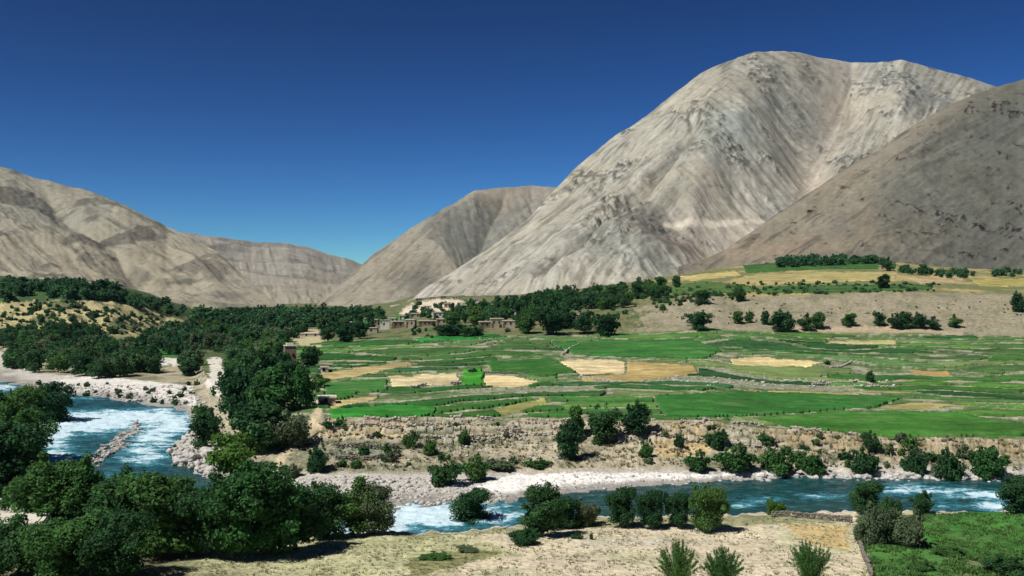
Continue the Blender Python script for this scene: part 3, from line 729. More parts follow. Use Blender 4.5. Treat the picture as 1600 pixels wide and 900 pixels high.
# ------------------------------------------------------------------ trees
def leaf_cloud(name, lobes, n, size, seed, mat, up=0.0, gap=.0):
    """lobes: (x, y, z, rx, ry, rz); leaf clumps spread through the lobes, denser near their surface"""
    r = np.random.default_rng(seed); L_ = np.array(lobes)
    w = L_[:, 3] * L_[:, 4] + L_[:, 4] * L_[:, 5] + L_[:, 3] * L_[:, 5]; k = r.choice(len(L_), n, p=w / w.sum())
    d = r.normal(size=(n, 3)); d /= np.linalg.norm(d, axis=1)[:, None]
    rad = r.random(n) ** .38 * (1 + .16 * r.normal(size=n) * (r.random(n) < .3))
    p = L_[k, :3] + d * L_[k, 3:6] * rad[:, None]
    nz = gn(p[:, 0] * 7 + seed, p[:, 2] * 7 + p[:, 1] * 5, seed)
    keep = nz > gap - .75
    p, d, k, nz = p[keep], d[keep], k[keep], nz[keep]; n = len(p)
    nrm = d * .75 + r.normal(size=(n, 3)) * .55 + np.array([0, 0, .25]); nrm /= np.linalg.norm(nrm, axis=1)[:, None]
    a = np.cross(nrm, r.normal(size=(n, 3))); a /= np.linalg.norm(a, axis=1)[:, None]; b = np.cross(nrm, a)
    s = size * (.6 + .8 * r.random(n))[:, None]
    if up:
        a = a * (1 - up) + np.array([0, 0, 1.]) * up * 1.6; s = s * 1.0
    V_ = np.stack([p - a * s, p + b * s * .55, p + a * s, p - b * s * .55], 1).reshape(-1, 3)
    V_[:, 2] = np.maximum(V_[:, 2], .012)
    q = np.arange(n * 4).reshape(n, 4)
    tone = np.clip(.45 + .25 * (hrand(k, k * 0 + 3, seed) - .5) * 2 + .18 * r.normal(size=n) + nz * .25, 0, 1)
    me = np_mesh(name, V_, q, False, None, np.repeat(np.stack([tone] * 3, -1), 4, 0))
    me.materials.append(mat); return me
def crown_lobes(seed, kind):
    r = random.Random(seed); L_ = []
    if kind == 'round':
        for i in range(17):
            a = r.uniform(0, 6.28); q = r.uniform(.03, .28); z = r.uniform(.12, .84)
            q *= math.sin(min(1, (1.06 - z) / .45) * 1.4); s = r.uniform(.12, .21)
            L_.append((q * math.cos(a) * 1.15, q * math.sin(a) * 1.15, z, s * 1.15, s * 1.15, s * .85))
        L_.append((0, 0, .46, .27, .27, .38))
    elif kind == 'wide':
        for i in range(20):
            a = r.uniform(0, 6.28); q = r.uniform(.05, .42); z = r.uniform(.18, .86) - q * .2; s = r.uniform(.12, .2)
            L_.append((q * math.cos(a), q * math.sin(a), z, s * 1.2, s * 1.2, s * .8))
        L_.append((0, 0, .42, .37, .37, .36))
    elif kind == 'upright':
        for i in range(11):
            z = r.uniform(.2, .92); q = .13 * math.sin(math.pi * min(1, z)) ** .6; a = r.uniform(0, 6.28); s = r.uniform(.07, .12)
            L_.append((q * math.cos(a), q * math.sin(a), z, s, s, s * 1.6))
        L_.append((0, 0, .52, .13, .13, .38))
    elif kind == 'bush':
        for i in range(12):
            a = r.uniform(0, 6.28); q = r.uniform(.1, .5); z = r.uniform(.12, .74) * (1 - q * .5); s = r.uniform(.17, .28)
            L_.append((q * math.cos(a), q * math.sin(a), z, s, s, s * .85))
        L_.append((0, 0, .36, .44, .44, .36))
    for i in range({'round': 9, 'wide': 11, 'upright': 4, 'bush': 9}[kind]):          # loose sprays that break the outline
        a = r.uniform(0, 6.28); e = r.uniform(-.2, 1.25); q = {'round': .36, 'wide': .49, 'upright': .14, 'bush': .52}[kind] * math.cos(e) * r.uniform(.8, 1.05); s = r.uniform(.05, .10) * (.6 if kind == 'upright' else 1)
        L_.append((q * math.cos(a), q * math.sin(a), .5 + .47 * math.sin(e) * r.uniform(.8, 1.12), s, s, s * r.uniform(.8, 1.9)))
    return L_
PROTO = {}
LEAF = {'dark': 'leaf_dark', 'mid': 'leaf_mid', 'light': 'leaf_light', 'grey': 'leaf_grey', 'far': 'leaf_far'}
def proto(kind, tone, lod, var):
    k = (kind, tone, lod, var)
    if k not in PROTO:
        sd = 1000 + var * 37 + len(kind) * 7
        n, sz = {'near': (15000, .0225), 'mid': (4200, .038), 'far': (800, .085)}[lod]
        if kind == 'upright': sz *= .75
        if kind == 'bush': sz *= 1.35
        PROTO[k] = leaf_cloud('crown', crown_lobes(sd, kind), n, sz, sd + 5, M[LEAF[tone]], 0, .30)
    return PROTO[k]
def trunk_mesh(kind, var):
    k = ('trunk', kind, var)
    if k not in PROTO:
        r = random.Random(var * 5 + 77); m = MB(); lean = (r.uniform(-.05, .05), r.uniform(-.05, .05))
        top = .75 if kind == 'upright' else .55; th = .030 if kind != 'bush' else .022
        pts = [(lean[0] * t * 1.5 + r.uniform(-.01, .01), lean[1] * t * 1.5, -.03 + (top + .03) * t) for t in (0, .15, .35, .6, .8, 1)]
        m.tube(pts, [th * 1.5, th * 1.05, th * .85, th * .6, th * .4, th * .15])
        for i in range(5 if kind != 'upright' else 3):
            a = i * 1.35 + r.uniform(0, .6); z = r.uniform(.16, .36); e = r.uniform(.16, .30) * (.5 if kind == 'upright' else 1)
            p = (lean[0] * z * 2, lean[1] * z * 2, z)
            m.tube([p, (p[0] + math.cos(a) * e * .5, p[1] + math.sin(a) * e * .5, z + .13), (p[0] + math.cos(a) * e, p[1] + math.sin(a) * e, z + .32)], [th * .55, th * .38, th * .12], 5)
        me = bpy.data.meshes.new('trunk'); me.from_pydata(m.v, [], m.f)
        for p in me.polygons: p.use_smooth = True
        me.materials.append(M['bark']); me.update(); PROTO[k] = me
    return PROTO[k]
tcount = [0]
NATW = {'round': .82, 'wide': 1.12, 'upright': .40, 'bush': 1.35}
def tree(px, py, hpx, wpx, kind, tone, label, group=None, lod='near', cat='tree', name=None, loc=None, hm=None, ymin=60, ymax=1300):
    x, Y, z = loc if loc else pick(px, py, ymin, ymax)
    h = hm or hpx / F * Y; w = (wpx / F * Y) / (NATW[kind] * h) if wpx else random.uniform(.85, 1.3)
    tcount[0] += 1; v = random.randrange(5)
    o = empty(name or {'bush': 'shrub', 'upright': 'poplar_tree'}.get(kind, 'broadleaf_tree'), (x, Y, z - .05), random.uniform(0, 6.28))
    tag(o, label, cat, group); 
    c = link('crown', proto(kind, tone, lod, v), None, o); c.scale = (h * w, h * w, h)
    t = link('trunk', trunk_mesh(kind, v), None, o); t.scale = (h * .9, h * .9, h)
    if kind == 'bush': c.name = 'foliage'; t.name = 'stem'
    return o
def shrub(px, py, hpx, wpx, tone, label, group=None, lod='mid', ymin=60, loc=None, hm=None):
    return tree(px, py, hpx, wpx, 'bush', tone, label, group, lod, 'shrub', None, loc, hm, ymin)

# near bank, left: the grove along the bottom left corner
G1 = 'trees of the grove on the near bank'
near = [
 (12, 705, 96, 98, 'wide', 'mid', 'broad green tree at the left edge, topmost on the near bank'),
 (80, 666, 62, 58, 'round', 'dark', 'dark rounded tree at the tip of the left bank where the river bends'),
 (32, 738, 88, 88, 'wide', 'mid', 'bushy green tree on the left bank beside the white rapids'),
 (8, 785, 120, 110, 'round', 'dark', 'dark tree above the pale ledge at the left edge'),
 (66, 842, 115, 120, 'wide', 'mid', 'spreading green tree just right of the flat roofed building in the corner'),
 (136, 835, 108, 110, 'wide', 'mid', 'full green tree in the grove whose crown covers the foot of the gravel bar'),
 (205, 868, 118, 96, 'round', 'dark', 'dark green tree in the grove left of the bare trunk'),
 (250, 872, 125, 100, 'round', 'mid', 'tree with a bare pale trunk showing under its crown at the grove edge'),
 (312, 868, 116, 110, 'wide', 'dark', 'dark spreading tree in the middle of the grove'),
 (362, 872, 112, 86, 'round', 'mid', 'round green tree in the grove left of the tallest one'),
 (415, 866, 128, 104, 'round', 'mid', 'tallest round tree of the grove with a bright green top'),
 (462, 858, 92, 80, 'round', 'dark', 'small dark tree right of the tallest tree of the grove'),
 (508, 842, 78, 70, 'round', 'dark', 'dark tree by the first white water right of the grove'),
 (552, 836, 78, 66, 'round', 'mid', 'green tree with dark trunks at the right end of the grove'),
 (584, 834, 72, 50, 'round', 'grey', 'greyish tree last on the right end of the grove by the rapids'),
 (30, 905, 95, 110, 'wide', 'dark', 'dark leafy tree in the very bottom left corner'),
 (105, 905, 105, 120, 'wide', 'mid', 'low spreading tree at the bottom edge right of the corner tree'),
 (172, 905, 98, 100, 'wide', 'dark', 'dark bushy tree at the bottom edge beside the bare ground'),
 (175, 838, 86, 80, 'round', 'mid', 'small green tree behind the grove beside the calm dark water'),
 (275, 842, 84, 84, 'wide', 'mid', 'pale topped tree at the back of the grove below the river bend'),
]
for a in near: tree(a[0], a[1], a[2] * 1.14, a[3] * 1.28, *a[4:], G1)
near2 = [
 (738, 824, 64, 66, 'round', 'dark', 'single round tree standing alone at the rapids'),
 (846, 838, 82, 82, 'round', 'dark', 'dark green tree on the near bank right of the lone round tree'),
 (880, 826, 52, 56, 'round', 'dark', 'low tree touching the right side of the dark bank tree'),
 (974, 826, 70, 52, 'round', 'dark', 'first tree of the small row on the near bank, with its trunk showing'),
 (1020, 828, 68, 52, 'round', 'dark', 'second tree of the small row on the near bank'),
 (1062, 826, 62, 46, 'round', 'dark', 'third and lowest tree of the small row on the near bank'),
 (1108, 830, 78, 76, 'wide', 'mid', 'largest tree at the right end of the small bank row with yellowish leaves'),
 (1356, 802, 54, 50, 'round', 'dark', 'dark tree behind the grey bushes at the corner of the green field'),
 (1592, 804, 66, 62, 'round', 'dark', 'dark tree at the right edge of the view beside the river'),
]
for a in near2: tree(*a)
sh2 = [
 (818, 852, 30, 62, 'dark', 'low dark shrub in front of the dark bank tree'),
 (916, 822, 46, 56, 'grey', 'bluish green shrub standing over the water between bank trees'),
 (1212, 806, 30, 34, 'light', 'small light green rounded shrub by the wall end post'),
 (1365, 850, 70, 76, 'grey', 'big grey green shrub at the corner where two walls meet'),
 (1415, 852, 62, 80, 'grey', 'wide grey shrub at the left edge of the bright meadow'),
 (1388, 812, 40, 54, 'dark', 'dark reddish shrub over the water behind the grey ones'),
 (1440, 804, 38, 46, 'dark', 'thin dark shrub beside the rapids at the meadow edge'),
 (902, 842, 9, 22, 'dark', 'tiny dark shrub lying low on the pale field'),
 (924, 843, 14, 7, 'dark', 'tiny upright dark shrub alone on the pale field'),
 (1480, 868, 16, 60, 'mid', 'low leafy shrub below the bright meadow'),
 (1575, 896, 30, 80, 'dark', 'dark shrub in the bottom right corner'),
 (1440, 892, 20, 60, 'mid', 'small shrub in rough grass left of the corner shrub'),
 (680, 872, 9, 60, 'mid', 'flat low shrub patch on the pale foreground near the centre'),
 (730, 862, 9, 44, 'grey', 'dry yellowish low shrub right of the flat patch'),
]
for a in sh2: shrub(*a, lod='near')
# far bank and bluff
fb = [
 (696, 758, 48, 56, 'bush', 'dark', 'dark shrub at the back of the white beach, left of a pair'),
 (742, 752, 42, 46, 'bush', 'mid', 'green shrub right of the pair at the back of the beach'),
 (496, 737, 44, 40, 'bush', 'dark', 'dark shrub on the stony slope left of the terraced plot'),
 (888, 720, 66, 44, 'round', 'dark', 'dark narrow tree on the bluff face above the beach'),
 (900, 690, 52, 26, 'upright', 'mid', 'slim green tree at the bluff edge behind the dark narrow tree'),
 (945, 690, 60, 60, 'wide', 'dark', 'very dark dense tree on the bluff edge, larger of the two'),
 (995, 688, 54, 42, 'round', 'dark', 'very dark dense tree on the bluff edge, smaller of the two'),
 (1090, 737, 34, 44, 'bush', 'mid', 'first green shrub at the foot of the bluff beyond the beach'),
 (1118, 700, 36, 46, 'bush', 'dark', 'shrub halfway up the orange part of the bluff'),
 (1150, 740, 44, 66, 'bush', 'mid', 'wide green shrub at the water line beneath the orange bluff'),
 (1214, 742, 44, 62, 'bush', 'mid', 'wide green shrub next right along the far bank, touching its neighbour'),
 (1270, 742, 42, 48, 'bush', 'mid', 'shrub ending the continuous hedge on the far bank'),
 (1350, 740, 46, 50, 'bush', 'dark', 'dark lone shrub on the far bank with a small tree behind'),
 (1358, 706, 28, 26, 'round', 'dark', 'small dark tree on the bluff just below the big green field'),
 (1430, 740, 38, 36, 'bush', 'dark', 'small dark shrub on the far bank between two larger ones'),
 (1482, 752, 52, 50, 'bush', 'dark', 'dark rounded shrub leaning over the rapids on the far bank'),
 (1542, 748, 50, 58, 'bush', 'mid', 'large green shrub on the far bank near the right edge'),
 (725, 697, 30, 24, 'bush', 'mid', 'small shrub under the wall on the bluff face'),
 (640, 700, 30, 26, 'bush', 'mid', 'shrub at the right end of the terraced plot'),
 (672, 712, 28, 28, 'bush', 'mid', 'shrub on the bare slope between plot and beach shrubs'),
 (610, 722, 18, 22, 'bush', 'grey', 'small grey shrub below the terraced plot'),
 (555, 735, 16, 20, 'bush', 'mid', 'small shrub above the stones left on the beach'),
 (455, 745, 20, 36, 'bush', 'grey', 'grey shrub by the path foot above the stony beach'),
 (780, 732, 16, 60, 'bush', 'grey', 'low grey green shrub strip behind the beach centre'),
 (840, 730, 14, 50, 'bush', 'mid', 'low shrub left below the dark narrow tree'),
 (1010, 716, 30, 30, 'bush', 'mid', 'light shrub at the left end of the orange bluff face'),
 (1060, 700, 22, 20, 'bush', 'dark', 'small dark shrub on the orange bluff face'),
]
for a in fb: tree(*a, lod='mid', cat='shrub' if a[4] == 'bush' else 'tree')
# trees on the wooded slope left of the plateau
ws = [
 (362, 748, 76, 92, 'wide', 'light', 'bright green rounded tree hanging over the river bend'),
 (322, 700, 62, 66, 'wide', 'dark', 'dark tree above the rocky spit at the river bend'),
 (402, 706, 80, 84, 'round', 'dark', 'dark tree up the slope behind the bright one'),
 (448, 700, 62, 76, 'wide', 'grey', 'grey green tree below the footpath on the slope'),
 (372, 660, 84, 90, 'wide', 'dark', 'dark spreading tree high on the wooded slope'),
 (425, 648, 80, 76, 'round', 'mid', 'green tree on the slope below the mud tower'),
 (470, 640, 66, 60, 'wide', 'mid', 'green tree at the left end of the lowest fields'),
 (318, 664, 34, 40, 'wide', 'mid', 'tree beside the white gully on the bend'),
 (404, 612, 64, 70, 'round', 'dark', 'dark tree left of the tower, on the upper slope'),
 (484, 574, 34, 36, 'round', 'dark', 'small very dark tree right behind the mud tower'),
 (384, 606, 52, 56, 'wide', 'dark', 'dark tree just right of the white gully'),
 (462, 600, 40, 46, 'wide', 'dark', 'dark tree in front of the mud tower foot'),
 (500, 606, 22, 28, 'round', 'mid', 'small tree at the corner of the tan strip'),
 (440, 585, 30, 40, 'wide', 'mid', 'tree half hiding the foot of the mud tower'),
]
for a in ws: tree(*a, lod='mid')
# trees round the plateau and terraces
pt = [
 (1088, 517, 32, 52, 'wide', 'dark', 'dark dome shaped tree at the back of the fields, left of the row'),
 (1222, 520, 36, 38, 'round', 'dark', 'dark round tree against the bare slope, biggest of the line'),
 (1258, 518, 28, 26, 'round', 'dark', 'tree just right of the biggest round one on the slope foot'),
 (1278, 518, 28, 24, 'round', 'mid', 'lighter tree right of the dark pair at the slope foot'),
 (1328, 511, 22, 24, 'round', 'mid', 'small tree standing alone at the middle of the slope foot'),
 (1373, 512, 23, 22, 'round', 'dark', 'small dark tree left of the dense clump on the slope foot'),
 (1398, 515, 25, 22, 'round', 'dark', 'first tree of the dense clump on the slope foot'),
 (1416, 516, 28, 28, 'round', 'dark', 'second tree of the dense clump on the slope foot'),
 (1436, 516, 26, 24, 'round', 'dark', 'third tree of the dense clump on the slope foot'),
 (1456, 516, 20, 24, 'round', 'dark', 'last tree of the dense clump on the slope foot'),
 (1493, 515, 20, 20, 'round', 'mid', 'small tree right of the dense clump, last before the edge'),
 (1153, 508, 22, 20, 'round', 'mid', 'first of three small trees behind the fields'),
 (1171, 508, 20, 14, 'round', 'mid', 'second of three small trees behind the fields'),
 (1195, 508, 22, 16, 'round', 'dark', 'third of three small trees behind the fields'),
 (1381, 452, 24, 18, 'upright', 'dark', 'leaning dark tree on the upper terrace'),
 (1386, 424, 22, 18, 'round', 'dark', 'dark tree ending the hedge below the mountain'),
 (1590, 488, 34, 20, 'round', 'dark', 'tree on the slope at the right edge'),
 (1360, 600, 20, 14, 'round', 'dark', 'tiny tree among stones in the middle of the right fields'),
 (1293, 572, 8, 12, 'bush', 'dark', 'tiny shrub at the tip of the pale long field'),
 (738, 584, 10, 18, 'bush', 'dark', 'tiny shrub at the corner of the bright square plot'),
 (1155, 474, 26, 22, 'round', 'mid', 'green tree on the terrace edge left of the bare slope'),
 (1098, 476, 24, 26, 'round', 'dark', 'dark tree on the terrace above the dome shaped one'),
 (856, 524, 62, 46, 'round', 'dark', 'tall dark tree in the village grove, largest of the grove'),
 (912, 522, 40, 46, 'wide', 'dark', 'dark wide tree at the village edge, left of a pair'),
 (948, 526, 38, 54, 'wide', 'dark', 'dark wide tree at the village edge, right of a pair'),
 (706, 526, 24, 54, 'wide', 'dark', 'low dark tree at the lower corner of the village fields'),
 (740, 528, 20, 40, 'wide', 'dark', 'low dark tree beside the red soil edge of the village'),
 (822, 522, 36, 34, 'round', 'mid', 'green tree left of the tall dark village tree'),
 (540, 536, 32, 34, 'round', 'dark', 'dark tree at the upper left corner of the fields'),
 (562, 530, 30, 28, 'round', 'dark', 'dark tree left of the ruined mud house'),
 (512, 534, 24, 26, 'round', 'dark', 'dark tree by the pale knoll above the fields'),
]
for a in pt: tree(*a, lod='mid', ymin=170, cat='shrub' if a[4] == 'bush' else 'tree')

TONEW = {'dark': 'dark', 'far': 'mid green', 'mid': 'fresh green', 'grey': 'grey green', 'light': 'bright'}
STF = {'v': [], 't': [], 'n': 0}
def bake(px, py, kind, h, ymin, ymax, r):
    x, Y, z = pick(px, py, ymin, ymax); me = proto(kind, 'far', 'far', r.randrange(3)); n = len(me.vertices)
    co = np.empty(n * 3, np.float32); me.vertices.foreach_get('co', co); co = co.reshape(-1, 3)
    cc = np.empty(n * 4, np.float32); me.color_attributes['Msk'].data.foreach_get('color', cc); cc = cc.reshape(-1, 4)[:, :3]
    a = r.uniform(0, 6.28); w = h * r.uniform(.9, 1.5); X2 = (co[:, 0] * math.cos(a) - co[:, 1] * math.sin(a)) * w; Y2 = (co[:, 0] * math.sin(a) + co[:, 1] * math.cos(a)) * w
    STF['v'].append(np.stack([X2 + x, Y2 + Y, co[:, 2] * h + z - .1], -1)); STF['t'].append(np.clip(cc + r.uniform(-.25, .65), 0, 1))
def scatter(n, poly, hm, kinds, tones, label, group, lod='far', ymin=180, ymax=1290, seed=0, mind=0, edge=None, stuff=False):
    r = random.Random(seed); xs = [p[0] for p in poly]; ys = [p[1] for p in poly]; out = []; tries = 0
    while len(out) < n and tries < n * 60:
        tries += 1; px, py = r.uniform(min(xs), max(xs)), r.uniform(min(ys), max(ys))
        if not inpoly(np.array([px]), np.array([py]), poly)[0]: continue
        if mind and any(abs(px - a) < mind and abs(py - b) < mind * .3 for a, b in out): continue
        if inpoly(np.array([px]), np.array([py]), [(308, 552), (362, 556), (366, 640), (300, 645), (310, 600)])[0] or inpoly(np.array([px]), np.array([py]), [(236, 558), (292, 556), (292, 592), (240, 590)])[0]: continue
        out.append((px, py)); h = r.uniform(*hm); k = r.choice(kinds); t = r.choice(tones)
        if stuff:
            bake(px, py, k, h, ymin, ymax, r); continue
        q = (h - hm[0]) / (hm[1] - hm[0]); qx = (px - min(xs)) / (max(xs) - min(xs)); qy = (py - min(ys)) / (max(ys) - min(ys))
        lab = '%s %s %s%s, %s %s' % ('tall' if q > .66 else 'low' if q < .33 else 'mid-sized', TONEW[t], {'round': 'round ', 'wide': 'spreading ', 'upright': 'slender ', 'bush': ''}[k], label,
              'back' if qy < .36 else 'front' if qy > .68 else 'middle row', ['far left', 'left', 'centre', 'right', 'far right'][min(4, int(qx * 5))])
        tree(px, py, 0, 0, k, t, lab, group, lod, 'shrub' if k == 'bush' else 'tree', None, None, h, ymin, ymax)
R3 = ['round', 'wide', 'round', 'wide']
scatter(46, [(20, 548), (120, 540), (230, 545), (300, 550), (300, 590), (200, 592), (60, 590), (15, 572)], (6, 9), ['wide', 'wide', 'round', 'bush'], ['far', 'dark', 'mid', 'grey'],
        'tree behind the left beach', 'trees of the wood behind the left beach', seed=1, mind=13, lod='mid')
scatter(70, [(210, 528), (320, 512), (450, 505), (455, 545), (430, 600), (380, 610), (300, 600), (300, 560), (215, 548)], (5, 9.5), ['round', 'wide', 'upright', 'wide'], ['far', 'dark', 'mid', 'grey'],
        'tree in the valley wood', 'trees of the valley floor wood', seed=2, mind=11, lod='mid')
scatter(110, [(300, 496), (450, 492), (560, 494), (600, 500), (540, 512), (440, 512), (310, 510)], (7, 11), R3, ['far'],
        'tree in the distant green belt', 'trees of the distant valley belt', seed=3, mind=4, stuff=True)
scatter(22, [(495, 505), (600, 498), (600, 520), (560, 528), (500, 522)], (6, 9), ['round', 'upright', 'round'], ['far', 'dark'],
        'tree left of the white house', 'trees left of the village', seed=4, mind=7)
scatter(90, [(0, 445), (60, 445), (160, 450), (230, 472), (300, 492), (280, 498), (180, 478), (100, 468), (0, 470)], (4.5, 7.5), R3, ['far', 'dark'],
        'tree atop the left bluff', 'trees along the left bluff top', seed=5, mind=4, stuff=True)
scatter(20, [(0, 532), (60, 528), (130, 520), (160, 535), (140, 542), (0, 545)], (7, 10), R3, ['dark', 'far'],
        'tree under the left bluff', 'trees at the left bluff foot', seed=6, mind=11, lod='mid')
scatter(48, [(50, 475), (150, 485), (290, 505), (300, 525), (200, 530), (100, 525), (40, 515)], (2.0, 4.2), ['bush'], ['far', 'dark', 'grey'],
        'shrub on the pale left bluff', 'shrubs on the left bluff face', seed=7, mind=6)
scatter(34, [(680, 500), (720, 488), (800, 482), (880, 482), (900, 505), (880, 520), (790, 518), (760, 505), (690, 515)], (6, 10), ['round', 'upright', 'wide'], ['dark', 'far', 'mid'],
        'tree among the village houses', 'trees of the village grove', seed=8, mind=8, lod='mid', ymin=430)
scatter(46, [(790, 476), (850, 468), (930, 462), (1020, 448), (1060, 450), (1040, 470), (960, 485), (860, 486)], (6, 9.5), R3, ['dark', 'far', 'mid'],
        'tree behind the village', 'trees of the belt behind the village', seed=9, mind=8, lod='mid', ymin=430)
scatter(70, [(1215, 411), (1300, 406), (1380, 406), (1380, 415), (1300, 416), (1220, 420)], (5, 8), R3, ['dark', 'far'],
        'tree in the hedge below the mountain', 'trees of the hedge below the mountain', seed=10, mind=2, stuff=True, ymin=520)
scatter(40, [(1400, 420), (1480, 428), (1600, 426), (1600, 434), (1480, 436), (1400, 428)], (3.5, 6), R3, ['dark', 'far'],
        'tree below the dark slope', 'trees of the hedge under the dark slope', seed=11, mind=3, stuff=True, ymin=520)
scatter(34, [(1020, 470), (1100, 450), (1300, 444), (1400, 448), (1380, 456), (1180, 464), (1040, 488)], (1.6, 3.2), ['bush'], ['far', 'grey', 'mid'],
        'shrub on the upper terrace', 'shrubs on the upper terrace', seed=12, mind=7, ymin=480)
scatter(30, [(60, 600), (60, 612), (300, 640), (350, 610), (340, 575), (300, 600)], (.8, 1.8), ['bush'], ['dark', 'grey'],
        'shrub on the left gravel beach', 'shrubs on the left beach', seed=13, mind=9)
scatter(38, [(500, 665), (900, 665), (1050, 672), (1600, 700), (1600, 730), (1100, 725), (500, 735)], (.7, 1.8), ['bush'], ['mid', 'grey', 'dark'],
        'shrub on the tan bluff', 'small shrubs on the bluff', seed=14, mind=8, ymin=150)
scatter(26, [(1180, 690), (1600, 703), (1600, 735), (1180, 735)], (1.2, 2.6), ['bush'], ['dark', 'mid', 'grey'],
        'shrub under the big green field', 'shrubs under the big green field', seed=15, mind=8, ymin=150)
scatter(20, [(900, 470), (1060, 470), (1060, 500), (900, 505)], (1.2, 3), ['bush'], ['far', 'grey'],
        'shrub on the stepped ground', 'shrubs on the stepped ground', seed=16, mind=8, ymin=430)
scatter(24, [(620, 505), (780, 500), (800, 520), (640, 535)], (1.2, 3.0), ['bush', 'round'], ['far', 'dark'],
        'clump below the village houses', 'clumps below the village', seed=17, mind=8, ymin=400)

scatter(70, [(200, 528), (320, 508), (455, 500), (500, 505), (490, 520), (430, 540), (300, 545), (215, 540)], (5, 8), R3, ['far'], '', '', seed=21, mind=3, stuff=True)
scatter(60, [(20, 548), (200, 538), (300, 552), (420, 560), (400, 600), (300, 590), (60, 585)], (4, 7), R3, ['far'], '', '', seed=22, mind=3, stuff=True)
scatter(60, [(700, 490), (850, 470), (1000, 455), (1050, 462), (900, 485), (760, 500)], (3.5, 6.5), R3, ['far'], '', '', seed=23, mind=3, ymin=440, stuff=True)
scatter(260, [(0, 470), (120, 472), (230, 490), (300, 508), (300, 528), (180, 530), (60, 526), (0, 520)], (.8, 2.4), ['bush'], ['far'], '', '', seed=24, mind=1, stuff=True)
scatter(200, [(1010, 462), (1100, 444), (1300, 440), (1480, 444), (1460, 456), (1180, 464), (1020, 484)], (.8, 2.2), ['bush'], ['far'], '', '', seed=25, mind=1, ymin=480, stuff=True)
scatter(60, [(620, 500), (650, 476), (740, 476), (760, 500)], (2.0, 4.0), ['bush', 'round'], ['far'], '', '', seed=26, mind=3, ymin=440, stuff=True)
scatter(90, [(1000, 470), (1180, 476), (1600, 470), (1600, 505), (1200, 505), (1000, 512)], (.3, .9), ['bush'], ['far'], '', '', seed=27, mind=1, ymin=430, stuff=True)
V_ = np.concatenate(STF['v']); me = np_mesh('distant_woods', V_, np.arange(len(V_)).reshape(-1, 4), False, None, np.concatenate(STF['t'])); me.materials.append(M['leaf_far'])
tag(link('distant_woods', me), 'far green woodland of many small crowns on the valley floor and terrace edges', 'woods', None, 'stuff')

# spiky shrubs at the bottom edge: long upright sprays
def spray_shrub(px, py, hpx, wpx, label, seed):
    x, Y, z = pick(px, py); h = hpx / F * Y; w = wpx / F * Y / 2; r = np.random.default_rng(seed)
    o = empty('spray_shrub', (x, Y, z - .05)); tag(o, label, 'shrub', 'spiky shrubs at the bottom edge')
    V_ = []; T = []; st = MB()
    for i in range(75):
        a = r.uniform(0, 6.28); e = r.random() ** .7; tip = np.array([math.cos(a) * w * e * .9, math.sin(a) * w * e * .9, h * (1.0 - .35 * e * e) * r.uniform(.7, 1.05)])
        b = np.array([math.cos(a) * w * .12, math.sin(a) * w * .12, 0])
        if i < 12: st.tube([b, b * .5 + tip * .5 + [0, 0, h * .06], tip], [.022, .012, .003], 5)
        for k in range(210):
            t = r.uniform(.15, 1.0); p = b + (tip - b) * t + np.array([0, 0, h * .1 * math.sin(t * 3.14)]) + r.normal(size=3) * .15 * (1.25 - t)
            d = (tip - b) / np.linalg.norm(tip - b) + r.normal(size=3) * .7; d /= np.linalg.norm(d)
            s_ = np.cross(d, r.normal(size=3)); s_ /= np.linalg.norm(s_); L_ = r.uniform(.05, .12)
            V_ += [p - d * L_, p + s_ * L_ * .28, p + d * L_, p - s_ * L_ * .28]; tn = np.clip(.5 + .22 * r.normal(), 0, 1); T += [tn] * 4
    V_ = np.array(V_); me = np_mesh('foliage', V_, np.arange(len(V_)).reshape(-1, 4), False, None, np.stack([T] * 3, -1))
    link('foliage', me, M['leaf_mid'], o); st.build('stem', M['bark'], o, True)
spray_shrub(1058, 925, 80, 84, 'spiky grey green shrub at the bottom edge, left of two touching', 1)
spray_shrub(1128, 925, 72, 84, 'spiky grey green shrub at the bottom edge, right of two touching', 2)
spray_shrub(1266, 915, 72, 84, 'darker leafy shrub alone at the bottom edge on bare soil', 3)

